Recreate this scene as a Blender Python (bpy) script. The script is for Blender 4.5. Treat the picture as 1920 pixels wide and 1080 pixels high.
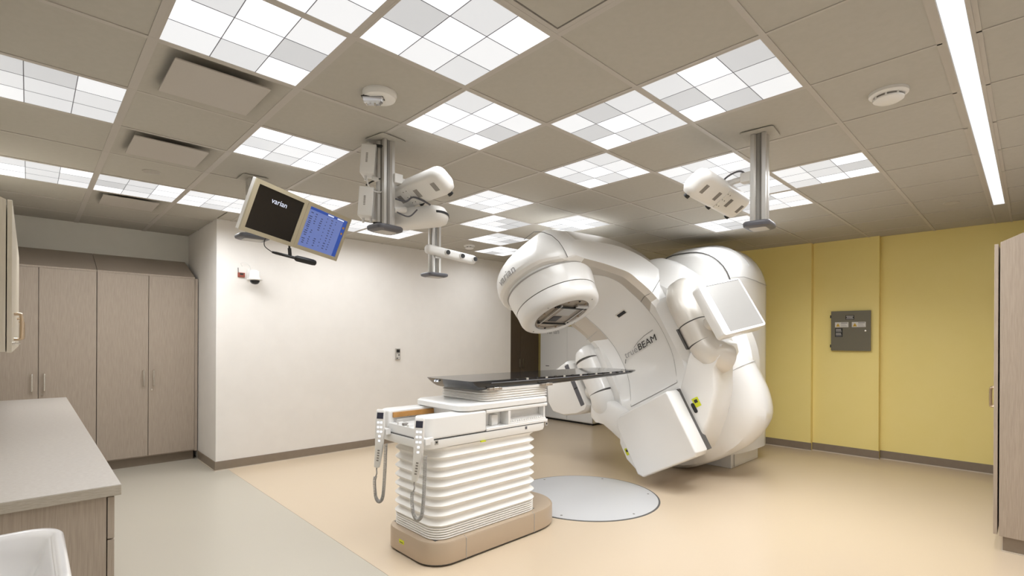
import bpy, bmesh, math, random
from mathutils import Vector, Matrix
random.seed(7)
for o in list(bpy.data.objects): bpy.data.objects.remove(o)
SC = bpy.context.scene
COL = SC.collection
R = math.radians
# ------------------------------------------------------------------ camera, world, exposure
CELL = 0.61
H = 2.7148
CAMP = Vector((-0.9899, -2.0081, 1.4323))
cd = bpy.data.cameras.new('camera'); cam = bpy.data.objects.new('camera', cd); COL.objects.link(cam)
cd.sensor_width = 36.0; cd.lens = 940.78 / 1920 * 36.0
cd.shift_y = 96.57 / 1920; cd.clip_start = 0.02; cd.clip_end = 60
YAW = 0.8037
fwd = Vector((math.cos(YAW), math.sin(YAW), 0)); rgt = Vector((math.sin(YAW), -math.cos(YAW), 0)); up = Vector((0, 0, 1))
M = Matrix((rgt, up, -fwd)).transposed() @ Matrix.Rotation(0.0051, 3, 'Z')
cam.matrix_world = Matrix.Translation(CAMP) @ M.to_4x4()
SC.camera = cam
wd = bpy.data.worlds.new('world'); SC.world = wd; wd.use_nodes = True
wd.node_tree.nodes['Background'].inputs[0].default_value = (0.02, 0.02, 0.02, 1)
SC.view_settings.view_transform = 'Standard'; SC.view_settings.look = 'None'
SC.view_settings.exposure = 0.0; SC.view_settings.gamma = 1.0
SC.view_settings.use_curve_mapping = False
LAMP_W = 5.0          # watts of each square ceiling light's lamp
STRIP_W = 24.0         # watts of the linear light's lamp
WASH = {(-2,5), (-1,5), (0,5), (1,4), (2,5), (3,5), (5,4), (6,5), (5,2), (7,0), (6,-1), (5,-1), (5,-2), (4,3)}   # lights given extra spread and power to brighten the walls
WASH_W = 28.0
LAMP_COL = (0.95, 0.975, 1.0)

# ------------------------------------------------------------------ materials
MATS = {}
def pbsdf(name):
    m = bpy.data.materials.new(name); m.use_nodes = True
    return m, m.node_tree, m.node_tree.nodes['Principled BSDF']
def mat(name, col, rough=0.5, metal=0.0, coat=0.0, emit=None, es=0.0, spec=0.5):
    if name in MATS: return MATS[name]
    m, nt, b = pbsdf(name)
    b.inputs['Base Color'].default_value = (*col, 1); b.inputs['Roughness'].default_value = rough
    b.inputs['Metallic'].default_value = metal; b.inputs['Coat Weight'].default_value = coat
    b.inputs['Specular IOR Level'].default_value = spec
    if emit: b.inputs['Emission Color'].default_value = (*emit, 1); b.inputs['Emission Strength'].default_value = es
    MATS[name] = m; return m
def noisemat(name, c1, c2, scale, rough=0.5, stretch=(1, 1, 1), bump=0.0, detail=4, spec=0.5, c3=None, coat=0.0):
    m, nt, b = pbsdf(name); N, L = nt.nodes, nt.links
    tc = N.new('ShaderNodeTexCoord'); mp = N.new('ShaderNodeMapping'); mp.inputs['Scale'].default_value = stretch
    nz = N.new('ShaderNodeTexNoise'); nz.inputs['Scale'].default_value = scale; nz.inputs['Detail'].default_value = detail
    rp = N.new('ShaderNodeValToRGB'); rp.color_ramp.elements[0].color = (*c1, 1); rp.color_ramp.elements[1].color = (*c2, 1)
    rp.color_ramp.elements[0].position = 0.35; rp.color_ramp.elements[1].position = 0.65
    if c3:
        e = rp.color_ramp.elements.new(0.75); e.color = (*c3, 1)
    L.new(tc.outputs['Object'], mp.inputs['Vector']); L.new(mp.outputs['Vector'], nz.inputs['Vector'])
    L.new(nz.outputs['Fac'], rp.inputs['Fac']); L.new(rp.outputs['Color'], b.inputs['Base Color'])
    b.inputs['Roughness'].default_value = rough; b.inputs['Specular IOR Level'].default_value = spec; b.inputs['Coat Weight'].default_value = coat
    if bump:
        bp = N.new('ShaderNodeBump'); bp.inputs['Strength'].default_value = bump; bp.inputs['Distance'].default_value = 0.002
        L.new(nz.outputs['Fac'], bp.inputs['Height']); L.new(bp.outputs['Normal'], b.inputs['Normal'])
    MATS[name] = m; return m
M_white_wall = noisemat('white_wall_paint', (0.80, 0.765, 0.725), (0.82, 0.785, 0.745), 6, 0.65)
M_grey_wall = noisemat('alcove_wall_paint', (0.79, 0.775, 0.72), (0.81, 0.795, 0.74), 6, 0.65)
M_yellow = noisemat('yellow_wall_paint', (0.945, 0.79, 0.30), (0.955, 0.80, 0.315), 5, 0.6)
M_base = noisemat('rubber_baseboard', (0.235, 0.185, 0.14), (0.25, 0.20, 0.15), 20, 0.45)
M_caulk = mat('baseboard_foot', (0.62, 0.55, 0.46), 0.5)
M_floor = noisemat('peach_vinyl', (0.60, 0.485, 0.352), (0.63, 0.51, 0.372), 260, 0.32, detail=2, c3=(0.56, 0.45, 0.322), coat=0.15)
M_floor2 = noisemat('dimmed_ivory_vinyl', (0.475, 0.435, 0.36), (0.50, 0.46, 0.385), 260, 0.32, detail=2, c3=(0.44, 0.405, 0.33), coat=0.15)  # ivory vinyl, with the weaker light on the left darkened into its colour
M_tile = noisemat('ceiling_tile_fibre', (0.45, 0.425, 0.375), (0.465, 0.44, 0.39), 30, 0.9, bump=0.05)
M_tee = mat('ceiling_grid_metal', (0.485, 0.45, 0.41), 0.5)
M_wood = noisemat('taupe_laminate', (0.385, 0.315, 0.25), (0.45, 0.375, 0.305), 9, 0.42, (28, 28, 1.0), detail=6)
M_woodpale = noisemat('pale_laminate', (0.56, 0.50, 0.40), (0.60, 0.54, 0.44), 9, 0.42, (20, 20, 1.0), detail=5)
M_wooddark = noisemat('brown_laminate', (0.20, 0.155, 0.12), (0.24, 0.19, 0.15), 9, 0.42, (28, 28, 1.0), detail=6)
M_counter = noisemat('speckled_laminate', (0.43, 0.39, 0.35), (0.50, 0.465, 0.425), 60, 0.3, (1, 2.5, 1), detail=8, c3=(0.54, 0.505, 0.465))
M_cedge = noisemat('counter_edge_band', (0.40, 0.35, 0.28), (0.48, 0.43, 0.36), 25, 0.4, (2, 2, 18), detail=5)
M_shell = mat('white_machine_shell', (0.82, 0.812, 0.795), 0.28, coat=0.35)
M_pearl = mat('darkened_pearl_trim', (0.52, 0.475, 0.415), 0.3, metal=0.25, coat=0.3)  # pearl paint, darkened to put the reflected dark ceiling into the bevels
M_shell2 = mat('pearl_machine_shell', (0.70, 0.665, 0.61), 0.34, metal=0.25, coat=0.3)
M_gap = mat('panel_gap', (0.10, 0.095, 0.09), 0.7)
M_gap2 = mat('panel_gap_soft', (0.42, 0.41, 0.40), 0.6)
M_bellows = mat('bellows_vinyl', (0.85, 0.83, 0.795), 0.5)
M_plinth = mat('champagne_metal', (0.50, 0.395, 0.29), 0.35, metal=0.25)
M_carbon = mat('carbon_black', (0.018, 0.019, 0.022), 0.07, spec=0.5)
M_black = mat('black_plastic', (0.012, 0.012, 0.012), 0.45)
M_darkgrey = mat('dark_grey_plastic', (0.11, 0.11, 0.125), 0.4)
M_alu = mat('brushed_aluminium', (0.60, 0.585, 0.56), 0.32, metal=0.75)
M_alud = mat('aluminium_slot', (0.27, 0.255, 0.235), 0.5, metal=0.5)
M_chrome = mat('nickel', (0.78, 0.74, 0.68), 0.2, metal=0.9)
M_brass = mat('warm_nickel', (0.55, 0.43, 0.30), 0.25, metal=0.9)
M_greyp = mat('grey_panel', (0.46, 0.435, 0.40), 0.4, metal=0.2)
M_pod = mat('white_plastic', (0.78, 0.765, 0.74), 0.4)
M_podd = mat('vent_grey', (0.25, 0.23, 0.21), 0.6)
M_bezel = mat('beige_bezel', (0.50, 0.44, 0.31), 0.45)
M_scr1 = mat('dark_screen', (0.010, 0.008, 0.006), 0.25)
M_scr2 = mat('blue_screen', (0.02, 0.03, 0.05), 0.3, emit=(0.13, 0.175, 0.42), es=1.0)
M_scr3 = mat('screen_bar', (0.01, 0.02, 0.05), 0.3, emit=(0.02, 0.06, 0.30), es=1.0)
M_scrt = mat('screen_text', (0.01, 0.01, 0.02), 0.3, emit=(0.045, 0.055, 0.12), es=1.0)
M_scrw = mat('screen_white', (0.1, 0.1, 0.1), 0.3, emit=(0.75, 0.80, 0.95), es=1.0)
M_scro = mat('screen_amber', (0.1, 0.05, 0.0), 0.3, emit=(0.26, 0.13, 0.03), es=1.0)
M_led = mat('white_led', (0.3, 0.3, 0.3), 0.3, emit=(0.85, 0.9, 1.0), es=1.3)
M_orange = noisemat('orange_strip', (0.42, 0.20, 0.05), (0.50, 0.25, 0.07), 20, 0.4)
M_cordg = mat('grey_cord', (0.33, 0.315, 0.29), 0.5)
M_disc = mat('turntable_steel', (0.60, 0.60, 0.605), 0.38, metal=0.15)
M_sticker = mat('yellow_green_sticker', (0.62, 0.66, 0.02), 0.5)
M_ink = mat('black_ink', (0.02, 0.02, 0.02), 0.6)
M_inkg = mat('grey_ink', (0.36, 0.35, 0.35), 0.5)
M_red = mat('red_button', (0.35, 0.02, 0.02), 0.4)
M_redbox = mat('red_box', (0.27, 0.06, 0.035), 0.5)
M_box = mat('grey_green_enamel', (0.165, 0.15, 0.105), 0.45)
M_ceram = mat('ceramic', (0.72, 0.70, 0.69), 0.08, coat=0.6)
M_amber = mat('hazard_yellow', (0.65, 0.40, 0.02), 0.5)
M_paper = mat('label_paper', (0.72, 0.70, 0.66), 0.6)
M_glass = mat('clear_lens', (0.62, 0.62, 0.64), 0.08, metal=0.6)
M_stone = mat('brown_grey_metal', (0.36, 0.31, 0.26), 0.35, metal=0.4)
M_pane = {}
for k, v in {'W': 1.05, 'L': 0.82, 'l': 0.68, 'G': 0.53}.items():
    M_pane[k] = mat('light_pane_' + k, (0.2, 0.2, 0.2), 0.35, emit=(0.985, 0.99, 1.0), es=v, spec=0.1)
M_strip = mat('strip_diffuser', (0.2, 0.2, 0.2), 0.4, emit=(0.95, 0.975, 1.0), es=1.0, spec=0.1)

# ------------------------------------------------------------------ mesh helpers
class MB:
    def __init__(s): s.v = []; s.f = []
    def add(s, vs, fs):
        n = len(s.v); s.v += [tuple(p) for p in vs]; s.f += [tuple(i + n for i in f) for f in fs]; return s
    def box(s, lo, hi):
        x0, y0, z0 = lo; x1, y1, z1 = hi
        return s.add([(x0,y0,z0),(x1,y0,z0),(x1,y1,z0),(x0,y1,z0),(x0,y0,z1),(x1,y0,z1),(x1,y1,z1),(x0,y1,z1)],
            [(3,2,1,0),(4,5,6,7),(0,1,5,4),(1,2,6,5),(2,3,7,6),(3,0,4,7)])
    def loft(s, rings, cap=True, closed=True):
        n = len(rings[0]); vs = [p for r in rings for p in r]; fs = []
        for a in range(len(rings) - 1):
            for i in range(n if closed else n - 1):
                j = (i + 1) % n
                fs.append((a*n+i, a*n+j, (a+1)*n+j, (a+1)*n+i))
        if cap:
            fs.append(tuple(reversed(range(n)))); fs.append(tuple((len(rings)-1)*n + i for i in range(n)))
        return s.add(vs, fs)
    def prism(s, poly, a, b, axis='z'):
        def P(p, t):
            return (p[0], p[1], t) if axis == 'z' else ((t, p[0], p[1]) if axis == 'x' else (p[0], t, p[1]))
        return s.loft([[P(p, a) for p in poly], [P(p, b) for p in poly]])
    def tube(s, path, r, n=8, cap=True):
        path = [Vector(p) for p in path]; rings = []; prev = None
        for i, p in enumerate(path):
            t = (path[min(i+1, len(path)-1)] - path[max(i-1, 0)])
            t = t.normalized() if t.length > 1e-9 else Vector((0, 0, 1))
            if prev is None:
                a = Vector((0, 0, 1)) if abs(t.z) < 0.9 else Vector((1, 0, 0)); nrm = t.cross(a).normalized()
            else:
                nrm = (prev - t * prev.dot(t)); nrm = nrm.normalized() if nrm.length > 1e-6 else t.orthogonal().normalized()
            prev = nrm; bn = t.cross(nrm); rr = r[i] if isinstance(r, (list, tuple)) else r
            rings.append([p + (nrm * math.cos(2*math.pi*k/n) + bn * math.sin(2*math.pi*k/n)) * rr for k in range(n)])
        return s.loft(rings, cap)
    def lathe(s, prof, c=(0, 0, 0), n=32, axis='z', cap=True):
        rings = []
        for r, h in prof:
            ring = []
            for k in range(n):
                a = 2*math.pi*k/n; x, y = r*math.cos(a), r*math.sin(a)
                q = (x, y, h) if axis == 'z' else ((h, x, y) if axis == 'x' else (x, h, y))
                ring.append((c[0]+q[0], c[1]+q[1], c[2]+q[2]))
            rings.append(ring)
        return s.loft(rings, cap)
    def xf(s, fn):
        s.v = [tuple(fn(*p)) for p in s.v]; return s
    def mx(s, m):
        s.v = [tuple(m @ Vector(p)) for p in s.v]; return s
    def mesh(s, name, m, smooth=35):
        me = bpy.data.meshes.new(name); me.from_pydata(s.v, [], s.f); me.update()
        bm = bmesh.new(); bm.from_mesh(me); bmesh.ops.recalc_face_normals(bm, faces=bm.faces); bm.to_mesh(me); bm.free()
        me.materials.append(m)
        if smooth:
            me.polygons.foreach_set('use_smooth', [True]*len(me.polygons)); me.set_sharp_from_angle(angle=R(smooth))
        return me
    def build(s, name, m, parent=None, bevel=0, seg=3, smooth=35, subsurf=0):
        o = bpy.data.objects.new(name, s.mesh(name, m, smooth)); COL.objects.link(o)
        if bevel:
            b = o.modifiers.new('bevel', 'BEVEL'); b.width = bevel; b.segments = seg; b.limit_method = 'ANGLE'; b.angle_limit = R(30); b.harden_normals = True
        if subsurf:
            b = o.modifiers.new('sub', 'SUBSURF'); b.levels = subsurf; b.render_levels = subsurf
        if parent: setpar(o, parent)
        return o
WM = {}
def setpar(o, p):
    o.parent = p
    if p.name in WM: o.matrix_parent_inverse = WM[p.name].inverted()
def tag(o, label=None, cat=None, group=None, kind=None):
    if label: o['label'] = label
    if cat: o['category'] = cat
    if group: o['group'] = group
    if kind: o['kind'] = kind
    return o
def thing(name, label, cat, loc=(0, 0, 0), group=None):
    o = bpy.data.objects.new(name, None); COL.objects.link(o); o.location = loc; o.empty_display_size = 0.1
    WM[o.name] = Matrix.Translation(Vector(loc)); return tag(o, label, cat, group)
def struct(name, mb, m, parent=None, **k):
    o = mb.build(name, m, parent, **k)
    if not parent: o['kind'] = 'structure'
    return o
def B(lo, hi): return MB().box(lo, hi)
def rrect(cx, cy, hx, hy, r, n=6):
    pts = []
    for (sx, sy, a0) in ((1, 1, 0), (-1, 1, 90), (-1, -1, 180), (1, -1, 270)):
        for k in range(n + 1):
            a = R(a0 + 90*k/n); pts.append((cx + sx*(hx - r) + r*math.cos(a), cy + sy*(hy - r) + r*math.sin(a)))
    return pts
def spline(pts, n=8):
    P = [Vector(p) for p in pts]; out = []
    for i in range(len(P) - 1):
        p0, p1, p2, p3 = P[max(i-1, 0)], P[i], P[i+1], P[min(i+2, len(P)-1)]
        for k in range(n):
            t = k / n
            out.append(0.5*((2*p1) + (p2-p0)*t + (2*p0-5*p1+4*p2-p3)*t*t + (3*p1-p0-3*p2+p3)*t**3))
    out.append(P[-1]); return out
def text_mb(s, size, depth=0.001, align='CENTER', bold=0.0, shear=0.0):
    c = bpy.data.curves.new('txt', 'FONT'); c.body = s; c.size = size; c.extrude = depth/2; c.align_x = align; c.align_y = 'CENTER'
    c.offset = bold; c.shear = shear; c.resolution_u = 3
    o = bpy.data.objects.new('txt', c); COL.objects.link(o)
    dg = bpy.context.evaluated_depsgraph_get(); me = bpy.data.meshes.new_from_object(o.evaluated_get(dg))
    mb = MB(); mb.add([tuple(v.co) for v in me.vertices], [tuple(p.vertices) for p in me.polygons])
    bpy.data.objects.remove(o); bpy.data.curves.remove(c); bpy.data.meshes.remove(me); return mb
def frame3(o, ex, ey, ez):
    m = Matrix((Vector(ex).normalized(), Vector(ey).normalized(), Vector(ez).normalized())).transposed().to_4x4(); m.translation = Vector(o); return m

# ------------------------------------------------------------------ the room
XL, XR, YN, YF, YA = -1.40, 6.53, -2.45, 4.089, 5.40   # left wall, yellow wall, right wall, white wall, alcove back
XC, XE = 0.4645, 4.86                                   # ends of the white wall block
XS = 0.585                                              # vinyl joint
struct('floor', B((XS, YN-0.1, -0.1), (XR+0.1, YA+0.1, 0)), M_floor, smooth=0)
fl2 = struct('floor_sheet', B((XL-0.1, YN-0.1, -0.1), (XS-0.002, YA+0.1, 0)), M_floor2, smooth=0); tag(fl2, kind='structure')
struct('wall_left', B((XL-0.1, YN-0.1, 0), (XL, YA+0.1, H+0.1)), M_grey_wall, smooth=0)
struct('wall_right', B((XL, YN-0.1, 0), (XR+0.1, YN, H+0.1)), M_white_wall, smooth=0)
wb = struct('wall_back', B((XC, YF, 0), (XE, YA, H+0.1)), M_white_wall, bevel=0.004, seg=1)
struct('wall_alcove', B((XL, YA, 0), (XR+0.1, YA+0.1, H+0.1)), M_grey_wall, smooth=0)
struct('wall_yellow', B((XR, YN, 0), (XR+0.1, YA, H+0.1)), M_yellow, smooth=0)
wy2 = struct('wall_yellow_pier', B((6.45, -0.715, 0), (XR, 0.0, H+0.05)), M_yellow, bevel=0.003, seg=1)
wy1 = struct('wall_yellow_block', B((6.38, 0.0, 0), (XR, YA, H+0.05)), M_yellow, bevel=0.003, seg=1)
def baseboard(name, lo, hi, face):
    o = struct(name, B(lo, hi), M_base, bevel=0.003, seg=1)
    lo2, hi2 = list(lo), list(hi); a, d = face
    if d < 0: lo2[a] -= 0.006
    else: hi2[a] += 0.006
    hi2[2] = 0.008
    B(lo2, hi2).build('baseboard_foot', M_caulk, o)
    return o
T = 0.008; BH = 0.10
baseboard('baseboard_back', (XC-T, YF-T, 0), (XE, YF, BH), (1, -1))
baseboard('baseboard_return', (XC-T, YF, 0), (XC, 4.85, BH), (0, -1))
baseboard('baseboard_yellow', (XR-T, -1.85, 0), (XR, -0.715, BH), (0, -1))
baseboard('baseboard_pier', (6.45-T, -0.715-T, 0), (6.45, 0.0, BH), (0, -1))
baseboard('baseboard_block', (6.38-T, 0.0-T, 0), (6.38, YA, BH), (0, -1))

# ------------------------------------------------------------------ ceiling
LIGHTS = {(-2,2):'', (-2,5):'', (-1,5):'', (0,5):'', (-1,0):'', (-1,-1):'', (0,-1):'', (0,2):'', (1,0):'', (1,4):'', (2,5):'', (3,5):'',
  (2,-1):'', (2,-2):'', (3,0):'', (3,2):'', (4,3):'', (5,2):'', (5,4):'', (6,5):'', (4,-1):'', (5,-1):'', (6,-1):'', (5,-2):'', (7,0):''}
VENTS = [(-1,1), (-1,3), (-1,6)]
HATCH = (0,-2)
ceil = struct('ceiling', B((XL-0.1, YN-0.1, H+0.075), (XR+0.1, YA+0.1, H+0.1)), M_tile, smooth=0)
tile_me = B((-0.299, -0.299, 0), (0.299, 0.299, 0.014)).mesh('ceiling_tile', M_tile, 0)
def tile(x0, y0, x1, y1):
    full = abs(x1-x0-CELL) < 1e-4 and abs(y1-y0-CELL) < 1e-4
    g = 0.006
    if x1-x0 < 0.03 or y1-y0 < 0.03: return
    if full:
        o = bpy.data.objects.new('ceiling_tile', tile_me); COL.objects.link(o); o.location = ((x0+x1)/2, (y0+y1)/2, H); o.parent = ceil
    else:
        B((x0+g, y0+g, H), (x1-g, y1-g, H+0.014)).build('ceiling_tile', M_tile, ceil, smooth=0)
YS0, YS1 = -1.842, -1.735                                  # slot of the linear light
for i in range(-3, 11):
    x0, x1 = max(i*CELL, XL), min((i+1)*CELL, XR)
    if x1 <= x0: continue
    for j in range(-2, 9):
        if (i, j) in LIGHTS or (i, j) in VENTS or (i, j) == HATCH: continue
        y0, y1 = j*CELL, (j+1)*CELL
        inblock = x1 > XC+0.01 and x0 < XE-0.01
        if y0 >= YF-0.01 and inblock:
            if x0 < XC: tile(x0, y0, XC, min(y1, YA))
            elif x1 > XE: tile(XE, y0, x1, min(y1, YA))
            continue
        if y0 >= YA: continue
        if inblock and y1 > YF:
            if x0 < XC: tile(x0, y0, XC, min(y1, YA)); tile(XC, y0, x1, YF)
            elif x1 > XE: tile(XE, y0, x1, min(y1, YA)); tile(x0, y0, XE, YF)
            else: tile(x0, y0, x1, YF)
        else: tile(x0, y0, x1, min(y1, YA))
    tile(x0, YS1, x1, -2*CELL); tile(x0, YN, x1, YS0)
def tee(lo, hi, d=0.0): return B((lo[0], lo[1], H-0.0035-d), (hi[0], hi[1], H+0.03)).build('grid_tee', M_tee, ceil, smooth=0)
for i in range(-2, 11):
    x = i*CELL; w = 0.019 if i in (0, -1) else 0.0125
    tee((x-w, -2*CELL, 0), (x+w, YA if (x < XC or x > XE) else YF, 0))
    tee((x-0.006, YS1, 0), (x+0.006, -2*CELL, 0)); tee((x-0.006, YN, 0), (x+0.006, YS0, 0))
for j in range(-2, 9):
    y = j*CELL; w = 0.0125 if j in (-2, -1, 0, 1) else 0.009
    for a, b in ([(XL, XR)] if y < YF else [(XL, XC), (XE, XR)]): tee((a, y-w, 0), (b, y+w, 0), .0004)
tee((XL, YS0-0.018, 0), (XR, YS0, 0)); tee((XL, YS1, 0), (XR, YS1+0.018, 0))
# access hatch in the grid
hx, hy = (HATCH[0]+0.5)*CELL, (HATCH[1]+0.5)*CELL
ht = thing('access_hatch', 'square metal access hatch in the ceiling at the top edge of the photo', 'hatch', (hx, hy, H))
B((hx-0.265, hy-0.265, H-0.002), (hx+0.265, hy+0.265, H+0.01)).build('door_panel', M_tile, ht, bevel=0.002)
mb = MB()
for s in (-1, 1):
    mb.box((hx-0.295, hy+s*0.283-0.012, H-0.003), (hx+0.295, hy+s*0.283+0.012, H+0.01)); mb.box((hx+s*0.283-0.012, hy-0.271, H-0.003), (hx+s*0.283+0.012, hy+0.271, H+0.01))
mb.build('frame', M_tee, ht)
B((hx-0.295, hy-0.295, H+0.011), (hx+0.295, hy+0.295, H+0.02)).build('backing', M_gap, ht)
B((hx-0.19, hy+0.162, H-0.0035), (hx-0.187, hy+0.19, H-0.002)).build('latch_slot', M_ink, ht)

# ------------------------------------------------------------------ ceiling lights (3 x 3 panes)
PAT = {(0,-1):'WGWlWLWLl', (-1,0):'lWLWWlLGW', (1,0):'lWWWWlLGW', (2,-1):'lGLLWGllW', (2,-2):'GWllLGLGW', (0,2):'WlWWLlLWW', (-2,2):'GlLGllLll',
       (3,0):'lLLLWlWlW', (3,2):'LLWWWlLLW', (4,-1):'WlLLWlGlW', (5,-2):'WlLGlLWWl', (-1,5):'lGWllLWWL', (-2,5):'lWWlllWlL', (0,5):'LWWWLlLLW'}
pane_me = {k: B((-0.0945, -0.0945, 0), (0.0945, 0.0945, 0.006)).mesh('pane', M_pane[k], 0) for k in M_pane}
mb = MB()
for s in (-1, 1):
    mb.box((-0.298, s*0.2925-0.0055, -0.004), (0.298, s*0.2925+0.0055, 0.05)); mb.box((s*0.2925-0.0055, -0.287, -0.004), (s*0.2925+0.0055, 0.287, 0.05))
lf_me = mb.mesh('frame', M_tee, 0)
mb = MB()
for s in (-1, 1):
    mb.box((-0.287, s*0.0965-0.0015, -0.003), (0.287, s*0.0965+0.0015, 0.01)); mb.box((s*0.0965-0.0015, -0.287, -0.003), (s*0.0965+0.0015, 0.287, 0.01))
ld_me = mb.mesh('dividers', mat('light_divider', (0.20, 0.20, 0.24), 0.5), 0)
lh_me = B((-0.29, -0.29, 0.008), (0.29, 0.29, 0.05)).mesh('housing', M_gap2, 0)
LLAB = {
 (-2,2):'pane light cut by the left edge, nearest of the two left-edge lights', (-2,5):'pane light at left edge, far one above the grey soffit wall',
 (-1,5):'pane light between the two farther air diffusers near the left alcove', (0,5):'pane light in the far row directly left of the double monitor',
 (-1,0):'large pane light touching the nearest air diffuser, upper left', (-1,-1):'pane light cut by the top edge, left of the tee beside the top middle light',
 (0,-1):'large pane light at top middle, cut by the top edge, diagonal from the strobe', (0,2):'pane light hanging over the gap between double monitor and near diffuser',
 (1,0):'pane light directly right of the ceiling strobe, corner touching the top middle light', (1,4):'pane light peeking out above the right half of the double monitor',
 (2,5):'pane light behind the lower white box of the left post, beside the monitor corner', (3,5):'pane light behind the dark foot of the left post',
 (2,-1):'left one of the pair of pane lights sharing an edge, upper right', (2,-2):'right one of the pair of pane lights sharing an edge, upper right',
 (3,0):'pane light in mid ceiling, corner below the left of the upper right pair', (3,2):'pane light just right of the upper camera pod on the left post',
 (4,3):'pane light above the white tracker bar, second in the diagonal row to the gantry', (5,2):'pane light right above the treatment head, partly behind it',
 (5,4):'pane light left of the treatment head, third of the diagonal row', (6,5):'farthest small pane light left of the treatment head by the white wall',
 (4,-1):'pane light behind the camera pod left of the right post', (5,-1):'pane light crossed by the aluminium column of the right post',
 (6,-1):'pane light just right and behind the lower part of the right post', (5,-2):'long-looking pane light right of the right post',
 (7,0):'low pane light left of the dark foot of the right post'}
for n, (i, j) in enumerate(LIGHTS):
    cx, cy = (i+0.5)*CELL, (j+0.5)*CELL
    t = thing('ceiling_light', LLAB[(i, j)], 'light', (cx, cy, H), 'square nine-pane ceiling lights')
    for nm_, me in (('frame', lf_me), ('dividers', ld_me), ('housing', lh_me)):
        o = bpy.data.objects.new(nm_, me); COL.objects.link(o); o.parent = t
    p = PAT.get((i, j)) or ''.join(random.choice('WWLLlWLG') for _ in range(9))
    for a in range(3):
        for b in range(3):
            o = bpy.data.objects.new('pane', pane_me[p[a*3+b]]); COL.objects.link(o); o.parent = t
            o.location = ((a-1)*0.193, (b-1)*0.193, -0.002)
    ld = bpy.data.lights.new('lamp', 'AREA'); ld.shape = 'SQUARE'; ld.size = 0.56; ld.energy = (WASH_W if (i, j) == (5,-2) else 11.0 if i < 1 else 9.0 if (i, j) == (6,-1) else 6.5) if (i, j) in WASH else LAMP_W; ld.color = LAMP_COL; ld.spread = R(164 if (i, j) in WASH and j > 3 else 152 if (i, j) in WASH else 116 if i+j < 0 and i < 1 and j < 2 else 136)
    lo = bpy.data.objects.new('lamp', ld); COL.objects.link(lo); lo.parent = t; lo.location = (0, 0, -0.006)
# linear strip light
sl = thing('linear_light', 'long slim linear light running along the ceiling at the right', 'light', (2.0, -1.79, H))
sx0, sx1 = -0.9, 5.50
B((sx0, -1.825, H-0.002), (sx1, -1.752, H+0.004)).build('diffuser', M_strip, sl)
mb = MB(); mb.box((sx0-0.01, YS0, H-0.006), (sx1+0.01, -1.827, H+0.03)); mb.box((sx0-0.01, -1.750, H-0.006), (sx1+0.01, YS1, H+0.03)); mb.box((sx1, -1.827, H-0.006), (sx1+0.012, -1.750, H+0.03)); mb.box((sx0-0.012, -1.827, H-0.006), (sx0, -1.750, H+0.03))
mb.build('frame', M_tee, sl)
ld = bpy.data.lights.new('lamp', 'AREA'); ld.shape = 'RECTANGLE'; ld.size = sx1-sx0; ld.size_y = 0.07; ld.energy = STRIP_W; ld.color = (0.97, 0.98, 1.0); ld.spread = R(176)
lo = bpy.data.objects.new('lamp', ld); COL.objects.link(lo); setpar(lo, sl); lo.location = ((sx0+sx1)/2, -1.7885, H-0.008)
B((sx1+0.012, YS0, H), (XR, YS1, H+0.014)).build('ceiling_tile', M_tile, ceil, smooth=0)

# air diffusers
VL = {(-1,1):'large square air diffuser nearest the camera, touching a big pane light', (-1,3):'middle square air diffuser, second from the camera', (-1,6):'farthest square air diffuser above the grey alcove wall'}
def ring_sq(h, z): return [(-h, -h, z), (h, -h, z), (h, h, z), (-h, h, z)]
for (i, j) in VENTS:
    cx, cy = (i+0.5)*CELL, (j+0.5)*CELL
    t = thing('air_diffuser', VL[(i, j)], 'vent', (cx, cy, H), 'square ceiling air diffusers')
    tr = Matrix.Translation((cx, cy, H))
    mb = MB(); mb.loft([ring_sq(0.297, -0.002), ring_sq(0.288, -0.003), ring_sq(0.272, 0.003), ring_sq(0.245, 0.018), ring_sq(0.215, 0.036), ring_sq(0.19, 0.045)], cap=False)
    mb.add(ring_sq(0.19, 0.045), [(0, 1, 2, 3)]); mb.mx(tr).build('pan', M_tile, t, smooth=50)
    mb = MB(); mb.loft([ring_sq(0.208, -0.010), ring_sq(0.208, -0.002)]); mb.mx(tr).build('face_plate', M_tee, t, bevel=0.002)
    for s in (-1, 1):
        mb = MB().box((s*0.15-0.018, 0.2, -0.004), (s*0.15-0.012, 0.222, 0.03)).box((s*0.15+0.012, 0.2, -0.004), (s*0.15+0.018, 0.222, 0.03)).box((s*0.15-0.02, 0.205, 0.01), (s*0.15+0.02, 0.212, 0.02))
        mb.mx(tr).build('bracket', M_darkgrey, t)
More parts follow.
